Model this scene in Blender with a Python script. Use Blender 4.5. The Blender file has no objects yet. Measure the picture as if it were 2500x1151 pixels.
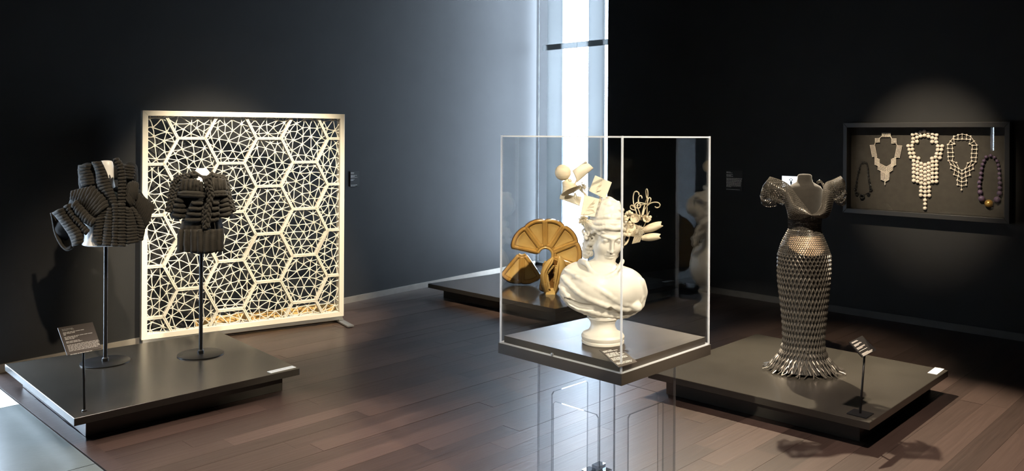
import bpy, math, random
import numpy as np
from mathutils import Vector, noise
from mathutils.geometry import delaunay_2d_cdt

random.seed(7)
rng = np.random.default_rng(7)
S = bpy.context.scene
COL = S.collection
PI = math.pi

# ------------------------------------------------------------------ camera
FPX, CXP, CYP, HC = 2000.0, 1250.0, 330.0, 1.7
ROLL = math.radians(.3)
cam = bpy.data.cameras.new('camera')
cam.sensor_width = 36
cam.lens = 36 * FPX / 2500
cam.shift_y = -(575.5 - CYP) / 2500
cam.clip_start = .05
camo = bpy.data.objects.new('camera', cam)
COL.objects.link(camo)
camo.location = (0, 0, HC)
camo.rotation_euler = (PI / 2, -ROLL * 0, 0)
camo.rotation_mode = 'XYZ'
from mathutils import Matrix
camo.rotation_euler = (Matrix.Rotation(PI / 2, 3, 'X') @ Matrix.Rotation(ROLL, 3, 'Z')).to_euler()
S.camera = camo

# ------------------------------------------------------------------ world, exposure
S.view_settings.view_transform = 'Standard'
S.view_settings.look = 'None'
S.view_settings.exposure = 0.0
S.view_settings.gamma = 1.0
S.view_settings.use_curve_mapping = False
S.cycles.transparent_max_bounces = 32
S.cycles.max_bounces = 10
S.cycles.sample_clamp_indirect = 6.0
w = bpy.data.worlds.new('sky')
S.world = w
w.use_nodes = True
bgn = w.node_tree.nodes['Background']
bgn.inputs[0].default_value = (.70, .84, 1.0, 1)
bgn.inputs[1].default_value = 32.0


def unit(v):
    v = np.array(v, float)
    return v / np.linalg.norm(v)


def lamp(name, loc, target, watts, deg, color=(1, .84, .62), blend=.5, r=.06):
    l = bpy.data.lights.new(name, 'SPOT')
    l.energy = watts
    l.spot_size = math.radians(deg)
    l.spot_blend = blend
    l.color = color
    l.shadow_soft_size = r
    o = bpy.data.objects.new(name, l)
    COL.objects.link(o)
    o.location = loc
    d = Vector(target) - Vector(loc)
    o.rotation_euler = d.to_track_quat('-Z', 'Y').to_euler()
    return o


WARM = (1, .83, .6)
lamp('bust_spotlight', (-2.3, -2.6, 4.35), (.42, 3.75, 1.25), 2000, 11, (1, .9, .74), .5)
lamp('bust_back_spotlight', (2.3, 6.3, 4.4), (.42, 3.75, 1.25), 1000, 19, WARM, .6)
lamp('bust_side_spotlight', (2.9, .4, 4.4), (.42, 3.75, 1.2), 1900, 17, (1, .86, .66), .6)
lamp('screen_spotlight', (-.6, 4.6, 4.5), (-2.2, 6.9, .8), 2300, 33, (1, .86, .62), .6)
lamp('jacket_spotlight', (-.6, 2.6, 4.4), (-2.45, 5.6, 1.0), 1200, 22, WARM, 1)
lamp('label_spotlight', (-4.4, 3.0, 4.3), (-2.3, 4.9, .3), 480, 30, WARM, .8)
lamp('dress_back_spotlight', (1.98, 7.2, 3.95), (1.94, 5.0, .5), 2200, 44, WARM, .5, .03)
lamp('dress_front_spotlight', (.6, 2.6, 4.4), (1.94, 5.43, .9), 1700, 20, WARM, .7, .04)
lamp('necklace_spotlight', (1.2, 4.6, 4.4), (3.68, 7.3, 1.44), 1700, 18.5, WARM, 1, .04)
lamp('shell_spotlight', (.1, 5.4, 4.4), (.25, 8.2, .5), 2100, 24, WARM, .6)
lamp('floor_spotlight_left', (-.9, 4.9, 4.5), (-1.1, 3.9, 0), 1900, 44, (1, .8, .66), .9, .1)
lamp('floor_spotlight_right', (1.7, 3.3, 4.4), (1.9, 4.1, 0), 1000, 50, (1, .8, .66), .9, .1)


# ------------------------------------------------------------------ pixel rays -> world
def ray(px, py):
    u = px - CXP
    v = py - CYP
    return np.array([(u * math.cos(ROLL) + v * math.sin(ROLL)) / FPX, 1.0,
                     (u * math.sin(ROLL) - v * math.cos(ROLL)) / FPX])


CAM = np.array([0, 0, HC])


def atz(px, py, z):
    r = ray(px, py)
    return CAM + r * ((z - HC) / r[2])


def atY(px, py, Y):
    return CAM + ray(px, py) * Y


def onplane(px, py, p0, n):
    r = ray(px, py)
    return CAM + r * (np.dot(np.array(p0) - CAM, n) / np.dot(r, n))


# ------------------------------------------------------------------ materials
MATS = {}


def nt(name):
    m = bpy.data.materials.new(name)
    m.use_nodes = True
    t = m.node_tree
    b = t.nodes['Principled BSDF']
    return m, t, b


def lk(t, a, b):
    t.links.new(a, b)


def mat(name, col, rough=.5, metal=0, spec=.5, bump=0, bscale=80, vary=0, vscale=6, stretch=None, coat=0, sheen=0):
    m, t, b = nt(name)
    b.inputs['Base Color'].default_value = (*col, 1)
    b.inputs['Roughness'].default_value = rough
    b.inputs['Metallic'].default_value = metal
    b.inputs['Specular IOR Level'].default_value = spec
    b.inputs['Coat Weight'].default_value = coat
    b.inputs['Sheen Weight'].default_value = sheen
    if bump or vary:
        tc = t.nodes.new('ShaderNodeTexCoord')
        mp = t.nodes.new('ShaderNodeMapping')
        lk(t, tc.outputs['Object'], mp.inputs[0])
        if stretch:
            mp.inputs['Scale'].default_value = stretch
    if vary:
        n = t.nodes.new('ShaderNodeTexNoise')
        n.inputs['Scale'].default_value = vscale
        n.inputs['Detail'].default_value = 5
        lk(t, mp.outputs[0], n.inputs['Vector'])
        r = t.nodes.new('ShaderNodeValToRGB')
        r.color_ramp.elements[0].position = .3
        r.color_ramp.elements[1].position = .7
        r.color_ramp.elements[0].color = (*[c * (1 - vary) for c in col], 1)
        r.color_ramp.elements[1].color = (*[min(1, c * (1 + vary)) for c in col], 1)
        lk(t, n.outputs[0], r.inputs[0])
        lk(t, r.outputs[0], b.inputs['Base Color'])
    if bump:
        n = t.nodes.new('ShaderNodeTexNoise')
        n.inputs['Scale'].default_value = bscale
        lk(t, mp.outputs[0], n.inputs['Vector'])
        bp = t.nodes.new('ShaderNodeBump')
        bp.inputs['Strength'].default_value = bump
        bp.inputs['Distance'].default_value = .004
        lk(t, n.outputs[0], bp.inputs['Height'])
        lk(t, bp.outputs[0], b.inputs['Normal'])
    MATS[name] = m
    return m


def mat_wood():
    m, t, b = nt('walnut_plank')
    tc = t.nodes.new('ShaderNodeTexCoord')
    mp = t.nodes.new('ShaderNodeMapping')
    mp.inputs['Rotation'].default_value = (0, 0, -math.atan2(.716, .698))
    lk(t, tc.outputs['Object'], mp.inputs[0])
    mp2 = t.nodes.new('ShaderNodeMapping')
    mp2.inputs['Scale'].default_value = (1.2, 26, 1)
    lk(t, mp.outputs[0], mp2.inputs[0])
    oi = t.nodes.new('ShaderNodeObjectInfo')
    at = t.nodes.new('ShaderNodeAttribute')
    at.attribute_name = 'tone'
    add = t.nodes.new('ShaderNodeVectorMath')
    lk(t, mp2.outputs[0], add.inputs[0])
    mul = t.nodes.new('ShaderNodeVectorMath')
    mul.operation = 'SCALE'
    mul.inputs[0].default_value = (9, 31, 17)
    lk(t, at.outputs['Fac'], mul.inputs['Scale'])
    lk(t, mul.outputs[0], add.inputs[1])
    n = t.nodes.new('ShaderNodeTexNoise')
    n.inputs['Scale'].default_value = 2.2
    n.inputs['Detail'].default_value = 8
    n.inputs['Roughness'].default_value = .62
    lk(t, add.outputs[0], n.inputs['Vector'])
    mx = t.nodes.new('ShaderNodeMath')
    mx.operation = 'MULTIPLY_ADD'
    mx.inputs[1].default_value = .38
    lk(t, at.outputs['Fac'], mx.inputs[0])
    sc = t.nodes.new('ShaderNodeMath')
    sc.operation = 'MULTIPLY'
    sc.inputs[1].default_value = .55
    lk(t, n.outputs[0], sc.inputs[0])
    lk(t, sc.outputs[0], mx.inputs[2])
    r = t.nodes.new('ShaderNodeValToRGB')
    e = r.color_ramp.elements
    e[0].position, e[0].color = .12, (.020, .0135, .0115, 1)
    e[1].position, e[1].color = .85, (.072, .048, .041, 1)
    lk(t, mx.outputs[0], r.inputs[0])
    lk(t, r.outputs[0], b.inputs['Base Color'])
    b.inputs['Roughness'].default_value = .36
    b.inputs['Specular IOR Level'].default_value = .4
    bp = t.nodes.new('ShaderNodeBump')
    bp.inputs['Strength'].default_value = .45
    bp.inputs['Distance'].default_value = .003
    lk(t, n.outputs[0], bp.inputs['Height'])
    lk(t, bp.outputs[0], b.inputs['Normal'])
    MATS['walnut_plank'] = m


def mat_clear(name, tint=(1, 1, 1), f0=.05, edge=False, haze=0):
    """thin clear acrylic: transparent, with a two-sided Schlick reflection"""
    m, t, b = nt(name)
    t.nodes.remove(b)
    out = t.nodes['Material Output']
    g = t.nodes.new('ShaderNodeNewGeometry')
    dt = t.nodes.new('ShaderNodeVectorMath')
    dt.operation = 'DOT_PRODUCT'
    lk(t, g.outputs['Incoming'], dt.inputs[0])
    lk(t, g.outputs['Normal'], dt.inputs[1])
    ab = t.nodes.new('ShaderNodeMath'); ab.operation = 'ABSOLUTE'
    lk(t, dt.outputs['Value'], ab.inputs[0])
    om = t.nodes.new('ShaderNodeMath'); om.operation = 'SUBTRACT'
    om.inputs[0].default_value = 1
    lk(t, ab.outputs[0], om.inputs[1])
    pw = t.nodes.new('ShaderNodeMath'); pw.operation = 'POWER'
    pw.inputs[1].default_value = 5
    lk(t, om.outputs[0], pw.inputs[0])
    ma = t.nodes.new('ShaderNodeMath'); ma.operation = 'MULTIPLY_ADD'
    ma.inputs[1].default_value = 1 - f0
    ma.inputs[2].default_value = f0
    lk(t, pw.outputs[0], ma.inputs[0])
    tr = t.nodes.new('ShaderNodeBsdfTransparent')
    tr.inputs[0].default_value = (*tint, 1)
    gl = t.nodes.new('ShaderNodeBsdfGlossy')
    gl.inputs['Roughness'].default_value = .0
    mx = t.nodes.new('ShaderNodeMixShader')
    lk(t, ma.outputs[0], mx.inputs[0])
    lk(t, tr.outputs[0], mx.inputs[1])
    lk(t, gl.outputs[0], mx.inputs[2])
    last = mx
    if haze:
        df = t.nodes.new('ShaderNodeBsdfDiffuse')
        df.inputs[0].default_value = (.95, .97, 1, 1)
        tl = t.nodes.new('ShaderNodeBsdfTranslucent')
        tl.inputs[0].default_value = (.95, .97, 1, 1)
        m1 = t.nodes.new('ShaderNodeMixShader')
        lk(t, df.outputs[0], m1.inputs[1]); lk(t, tl.outputs[0], m1.inputs[2])
        m2 = t.nodes.new('ShaderNodeMixShader')
        m2.inputs[0].default_value = haze
        lk(t, mx.outputs[0], m2.inputs[1]); lk(t, m1.outputs[0], m2.inputs[2])
        last = m2
    lk(t, last.outputs[0], out.inputs[0])
    MATS[name] = m


def mat_translucent(name, col, f):
    m, t, b = nt(name)
    out = t.nodes['Material Output']
    tl = t.nodes.new('ShaderNodeBsdfTranslucent')
    tl.inputs[0].default_value = (*col, 1)
    b.inputs['Base Color'].default_value = (.5, .55, .6, 1)
    mx = t.nodes.new('ShaderNodeMixShader')
    mx.inputs[0].default_value = f
    lk(t, b.outputs[0], mx.inputs[1]); lk(t, tl.outputs[0], mx.inputs[2])
    lk(t, mx.outputs[0], out.inputs[0])
    MATS[name] = m


def mat_emit(name, col, s):
    m, t, b = nt(name)
    b.inputs['Base Color'].default_value = (*col, 1)
    b.inputs['Emission Color'].default_value = (*col, 1)
    b.inputs['Emission Strength'].default_value = s
    MATS[name] = m


def mat_knit(name, col, axis_scale):
    m, t, b = nt(name)
    b.inputs['Roughness'].default_value = .9
    b.inputs['Specular IOR Level'].default_value = .15
    b.inputs['Sheen Weight'].default_value = .08
    tc = t.nodes.new('ShaderNodeTexCoord')
    mp = t.nodes.new('ShaderNodeMapping')
    mp.inputs['Scale'].default_value = axis_scale
    lk(t, tc.outputs['Object'], mp.inputs[0])
    wv = t.nodes.new('ShaderNodeTexWave')
    wv.inputs['Scale'].default_value = 1
    wv.inputs['Distortion'].default_value = 1.2
    lk(t, mp.outputs[0], wv.inputs['Vector'])
    r = t.nodes.new('ShaderNodeValToRGB')
    r.color_ramp.elements[0].color = (*[c * .6 for c in col], 1)
    r.color_ramp.elements[1].color = (*[c * 1.15 for c in col], 1)
    lk(t, wv.outputs[1], r.inputs[0])
    lk(t, r.outputs[0], b.inputs['Base Color'])
    bp = t.nodes.new('ShaderNodeBump')
    bp.inputs['Strength'].default_value = .5
    bp.inputs['Distance'].default_value = .002
    lk(t, wv.outputs[1], bp.inputs['Height'])
    lk(t, bp.outputs[0], b.inputs['Normal'])
    MATS[name] = m


mat('dark_wall', (.019, .019, .0195), .62, 0, .35, .12, 260, .12, 3)
mat('ceiling_paint', (.02, .02, .02), .9)
mat('subfloor', (.01, .008, .007), .8)
mat('slab_stone', (.085, .105, .105), .34, 0, .5, .1, 30, .25, 2.5)
mat('slab_sunpatch', (.62, .64, .64), .4, 0, .5, .1, 30, .06, 2.5)  # sunlight patch put into the colour of the end slabs
mat('metal_strip', (.42, .38, .33), .42, .6, .5, .05, 40, .1, 8)
mat('shaded_strip', (.10, .095, .09), .6, .2, .4, .05, 40, .1, 8)  # same baseboard metal with the right wall's shade in its colour
mat('platform_black', (.036, .033, .028), .24, 0, .5, .03, 14, .18, 3)
mat('platform_gloss', (.030, .028, .026), .13, 0, .5, .02, 14, .12, 3)
mat('black_metal', (.012, .012, .013), .38, .2)
mat('white_paint', (.82, .77, .68), .45, 0, .4)
mat('lattice_white', (.84, .78, .69), .5, 0, .4)
mat('grey_steel', (.42, .42, .42), .4, .8)
mat('mannequin_white', (.86, .85, .84), .4)
mat('plaster', (.82, .77, .68), .38, 0, .45, .06, 60)
mat('carved_wood', (.74, .63, .45), .5, 0, .4, .12, 6, .10, 5, (3, 3, 40))
mat('ivory_card', (.84, .76, .60), .55)
mat('deck_board', (.075, .062, .05), .38, 0, .5, .05, 12, .25, 4)
mat('board_edge', (.055, .045, .036), .5)
mat('label_brown', (.085, .068, .055), .5)
mat('label_dark', (.02, .019, .018), .55)
mat('label_white', (.72, .76, .78), .5)
mat('print_white', (.9, .88, .82), .6)
mat('print_grey', (.25, .27, .28), .6)
mat('frame_black', (.024, .023, .022), .42, 0, .5, .04, 60)
mat('back_panel', (.052, .047, .040), .75, 0, .3, .15, 200, .12, 20)
mat('bead_white', (.80, .72, .62), .4)
mat('bead_purple', (.115, .075, .135), .45)
mat('bead_gold', (.75, .45, .12), .3, .7)
mat('bead_black', (.012, .012, .012), .35)
mat('cord_black', (.008, .008, .008), .7)
mat('gunmetal', (.125, .115, .102), .33, .6, .5)
mat('gunmetal_dark', (.092, .084, .075), .35, .6, .5)
mat('glint_bead', (.9, .9, .9), .12, 1)
mat('dress_lining', (.014, .013, .012), .8)
mat('belly_light_paint', (.5, .36, .23), .5)  # spotlight on the torso put into this pale colour
mat('mannequin_dark', (.021, .0185, .016), .85, 0, .2, .2, 200, .15, 40, None, 0, .3)
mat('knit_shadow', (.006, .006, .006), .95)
mat('amber_board', (.50, .30, .10), .3, 0, .5, .2, 20, .3, 8)
mat('streak_grey', (.5, .55, .6), .6)
mat('frame_metal', (.10, .11, .12), .4, .5)
mat_wood()
mat_clear('acrylic', (.985, .99, .99), .08)
mat_clear('acrylic_leg', (.97, .975, .98), .02)
mat_clear('window_glass', (.97, .985, 1), .04)
mat_clear('frame_glass', (.98, .98, .98), .03)
mat_clear('acrylic_edge', (.95, .97, 1), .15, True, .6)  # white haze stands in for spotlight carried through the acrylic
mat_clear('acrylic_edge_lit', (.95, .97, 1), .15, True, .9)
mat_clear('acrylic_edge_leg', (.62, .66, .7), .25, True, .02)
mat_translucent('frosted_strip', (.245, .25, .25), .8)
mat_emit('screen_glow', (.85, .93, 1), 1.6)
mat_knit('knit_charcoal', (.028, .025, .0215), (90, 30, 30))
mat_knit('knit_rib', (.028, .025, .0215), (8, 8, 170))


def mat_ceramic():
    m, t, b = nt('amber_ceramic')
    b.inputs['Roughness'].default_value = .16
    b.inputs['Coat Weight'].default_value = .5
    b.inputs['Coat Roughness'].default_value = .05
    at = t.nodes.new('ShaderNodeAttribute')
    at.attribute_name = 'tone'
    n = t.nodes.new('ShaderNodeTexNoise')
    n.inputs['Scale'].default_value = 7
    n.inputs['Detail'].default_value = 4
    tc = t.nodes.new('ShaderNodeTexCoord')
    lk(t, tc.outputs['Object'], n.inputs['Vector'])
    ma = t.nodes.new('ShaderNodeMath'); ma.operation = 'MULTIPLY_ADD'
    ma.inputs[1].default_value = .3
    lk(t, n.outputs[0], ma.inputs[0]); lk(t, at.outputs['Fac'], ma.inputs[2])
    r = t.nodes.new('ShaderNodeValToRGB')
    e = r.color_ramp.elements
    e[0].position, e[0].color = .15, (.085, .030, .007, 1)
    e[1].position, e[1].color = 1.0, (.66, .47, .18, 1)
    k = e.new(.55); k.color = (.40, .22, .055, 1)
    lk(t, ma.outputs[0], r.inputs[0])
    lk(t, r.outputs[0], b.inputs['Base Color'])
    MATS['amber_ceramic'] = m


mat_ceramic()


# ------------------------------------------------------------------ mesh building
class G:
    def __init__(s):
        s.v, s.f, s.mi, s.tone = [], [], [], []
        s.m = 0

    def add(s, vs, fs, tone=None):
        o = len(s.v)
        s.v += [tuple(map(float, p)) for p in vs]
        for f in fs:
            s.f.append(tuple(i + o for i in f))
            s.mi.append(s.m)
        s.tone += list(tone) if tone is not None else [.5] * len(vs)
        return s

    def prism(s, bottom, top):
        n = len(bottom)
        fs = [tuple(range(n))[::-1], tuple(range(n, 2 * n))]
        fs += [(i, (i + 1) % n, (i + 1) % n + n, i + n) for i in range(n)]
        return s.add(list(bottom) + list(top), fs)

    def poly(s, pts2, z0, z1):
        return s.prism([(p[0], p[1], z0) for p in pts2], [(p[0], p[1], z1) for p in pts2])

    def slab(s, pts, nrm, th):
        n = np.array(nrm) * th
        return s.prism([np.array(p) for p in pts], [np.array(p) + n for p in pts])

    def obox(s, c, ax, ay, az):
        c, ax, ay, az = map(lambda q: np.array(q, float), (c, ax, ay, az))
        b = [c - ax - ay - az, c + ax - ay - az, c + ax + ay - az, c - ax + ay - az]
        return s.prism(b, [p + 2 * az for p in b])

    def tube(s, pts, r, sides=6, closed=False, flat=1.0):
        pts = np.array(pts, float)
        n = len(pts)
        rr = np.full(n, r) if np.isscalar(r) else np.array(r, float)
        tan = np.zeros_like(pts)
        if closed:
            tan = np.roll(pts, -1, 0) - np.roll(pts, 1, 0)
        else:
            tan[1:-1] = pts[2:] - pts[:-2]
            tan[0] = pts[1] - pts[0]
            tan[-1] = pts[-1] - pts[-2]
        ln = np.linalg.norm(tan, axis=1)
        ln[ln == 0] = 1
        tan /= ln[:, None]
        ref = np.array([0, 0, 1.]) if abs(tan[0][2]) < .9 else np.array([1., 0, 0])
        u = np.cross(tan[0], ref)
        u /= np.linalg.norm(u)
        vs = []
        a = np.arange(sides) * 2 * PI / sides
        ca, sa = np.cos(a)[:, None], np.sin(a)[:, None]
        for i in range(n):
            u = u - tan[i] * np.dot(u, tan[i])
            u /= np.linalg.norm(u) + 1e-12
            vv = np.cross(tan[i], u)
            vs.append(pts[i] + rr[i] * (ca * u + flat * sa * vv))
        vs = np.concatenate(vs)
        fs = []
        for i in range(n - 1 + (1 if closed else 0)):
            i2 = (i + 1) % n
            for k in range(sides):
                k2 = (k + 1) % sides
                fs.append((i * sides + k, i * sides + k2, i2 * sides + k2, i2 * sides + k))
        if not closed:
            fs.append(tuple(range(sides))[::-1])
            fs.append(tuple(range((n - 1) * sides, n * sides)))
        return s.add(vs, fs)

    def roll(s, a, b, mid, r, sides=8, seg=8, jit=0.0, blunt=0):
        a, b, mid = map(lambda q: np.array(q, float), (a, b, mid))
        t = np.linspace(0, 1, seg + 1)
        c = 2 * mid - .5 * (a + b)
        p = ((1 - t) ** 2)[:, None] * a + (2 * t * (1 - t))[:, None] * c + (t ** 2)[:, None] * b
        if jit:
            p += rng.normal(0, jit, p.shape)
        rad = r * np.maximum(max(.12, blunt), (1 - np.abs(2 * t - 1) ** 7)) ** .5
        return s.tube(p, rad, sides)

    def sphere(s, c, r, seg=12, rings=8, sc=(1, 1, 1)):
        vs = [(c[0], c[1], c[2] + r * sc[2])]
        for i in range(1, rings):
            th = PI * i / rings
            for j in range(seg):
                ph = 2 * PI * j / seg
                vs.append((c[0] + r * sc[0] * math.sin(th) * math.cos(ph), c[1] + r * sc[1] * math.sin(th) * math.sin(ph),
                           c[2] + r * sc[2] * math.cos(th)))
        vs.append((c[0], c[1], c[2] - r * sc[2]))
        fs = [(0, 1 + j, 1 + (j + 1) % seg) for j in range(seg)]
        for i in range(rings - 2):
            for j in range(seg):
                a = 1 + i * seg
                fs.append((a + j, a + seg + j, a + seg + (j + 1) % seg, a + (j + 1) % seg))
        a = 1 + (rings - 2) * seg
        fs += [(a + j, len(vs) - 1, a + (j + 1) % seg) for j in range(seg)]
        return s.add(vs, fs)

    def lathe(s, c, prof, seg=32, axis=(0, 0, 1), ax2=None, sy=1.0):
        """prof: (radius, height) or (rx, height, ry)"""
        az = unit(axis)
        if ax2 is None:
            ax2 = (1, 0, 0) if abs(az[0]) < .9 else (0, 1, 0)
        ax = np.array(ax2, float)
        ax = unit(ax - az * np.dot(ax, az))
        ay = np.cross(az, ax)
        vs = []
        for p in prof:
            rx, h = p[0], p[1]
            ry = p[2] if len(p) > 2 else rx * sy
            for j in range(seg):
                ph = 2 * PI * j / seg
                vs.append(np.array(c) + az * h + ax * rx * math.cos(ph) + ay * ry * math.sin(ph))
        n = len(prof)
        fs = [(i * seg + j, i * seg + (j + 1) % seg, (i + 1) * seg + (j + 1) % seg, (i + 1) * seg + j)
              for i in range(n - 1) for j in range(seg)]
        fs.append(tuple(range(seg))[::-1])
        fs.append(tuple(range((n - 1) * seg, n * seg)))
        return s.add(vs, fs)

    def grid(s, fn, nu, nv, tone=None, closed_u=False):
        vs, tn = [], []
        for i in range(nu + (0 if closed_u else 1)):
            for j in range(nv + 1):
                vs.append(fn(i / nu, j / nv))
                tn.append(tone(i / nu, j / nv) if tone else .5)
        m = nv + 1
        fs = []
        for i in range(nu):
            i2 = (i + 1) % nu if closed_u else i + 1
            for j in range(nv):
                fs.append((i * m + j, i2 * m + j, i2 * m + j + 1, i * m + j + 1))
        return s.add(vs, fs, tn)

    def torus(s, c, R, r, nx=(1, 0, 0), ny=(0, 0, 1), seg=16, sides=6):
        nx, ny = np.array(nx, float), np.array(ny, float)
        pts = [np.array(c) + R * (math.cos(a) * nx + math.sin(a) * ny) for a in np.arange(seg) * 2 * PI / seg]
        return s.tube(pts, r, sides, True)


def new_mesh(name, g, mats, off=(0, 0, 0), smooth=False):
    me = bpy.data.meshes.new(name)
    o = np.array(off)
    me.from_pydata([tuple(np.array(p) - o) for p in g.v], [], g.f)
    for mm in (mats if isinstance(mats, (list, tuple)) else [mats]):
        me.materials.append(MATS[mm])
    if isinstance(mats, (list, tuple)) and len(mats) > 1:
        me.polygons.foreach_set('material_index', g.mi)
    at = me.attributes.new('tone', 'FLOAT', 'POINT')
    at.data.foreach_set('value', g.tone)
    if smooth:
        me.polygons.foreach_set('use_smooth', [True] * len(me.polygons))
        if smooth is not True:
            me.set_sharp_from_angle(angle=math.radians(smooth))
    me.update()
    return me


def root_of(p):
    while p.parent:
        p = p.parent
    return p


def obj(name, g, mats, parent=None, smooth=False, label=None, kind=None, fix=False):
    off = (0, 0, 0)
    if parent is not None:
        off = root_of(parent).location
    me = new_mesh(name, g, mats, off, smooth)
    if fix:
        import bmesh
        bm = bmesh.new(); bm.from_mesh(me)
        bmesh.ops.recalc_face_normals(bm, faces=bm.faces)
        bm.to_mesh(me); bm.free()
    o = bpy.data.objects.new(name, me)
    COL.objects.link(o)
    if parent is not None:
        o.parent = parent
    if label:
        o['label'] = label
    if kind:
        o['kind'] = kind
    return o


def thing(name, label, cat, loc, group=None):
    o = bpy.data.objects.new(name, None)
    o.empty_display_size = .1
    COL.objects.link(o)
    o.location = tuple(map(float, loc))
    o['label'] = label
    o['category'] = cat
    if group:
        o['group'] = group
    return o


def struct(name, g, mats, smooth=False):
    o = obj(name, g, mats, None, smooth)
    o['kind'] = 'structure'
    return o


def text(body, size, origin, ux, uy, mat_, parent, name='lettering', align='LEFT'):
    c = bpy.data.curves.new('t', 'FONT')
    c.body = body
    c.size = size
    c.resolution_u = 2
    c.align_x = align
    o = bpy.data.objects.new('t', c)
    COL.objects.link(o)
    dg = bpy.context.evaluated_depsgraph_get()
    me = bpy.data.meshes.new_from_object(o.evaluated_get(dg))
    COL.objects.unlink(o)
    bpy.data.objects.remove(o)
    bpy.data.curves.remove(c)
    g = G()
    ux, uy = np.array(ux), np.array(uy)
    g.add([np.array(origin) + ux * v.co.x + uy * v.co.y for v in me.vertices], [tuple(p.vertices) for p in me.polygons])
    bpy.data.meshes.remove(me)
    return obj(name, g, mat_, parent)


def print_lines(g, origin, ux, uy, nrm, lines, lh):
    """illegible small print: rows of word-long marks; lines = list of widths (0 = blank row)"""
    ux, uy, nrm = map(np.array, (ux, uy, nrm))
    for i, wd in enumerate(lines):
        x = 0
        while x < wd - .002:
            l = min(wd - x, random.uniform(.25, .8) * lh * 4)
            c = np.array(origin) + ux * (x + l / 2) - uy * (i + .5) * lh
            g.obox(c, ux * l / 2, uy * lh * .24, nrm * .0003)
            x += l + lh * .35


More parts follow.
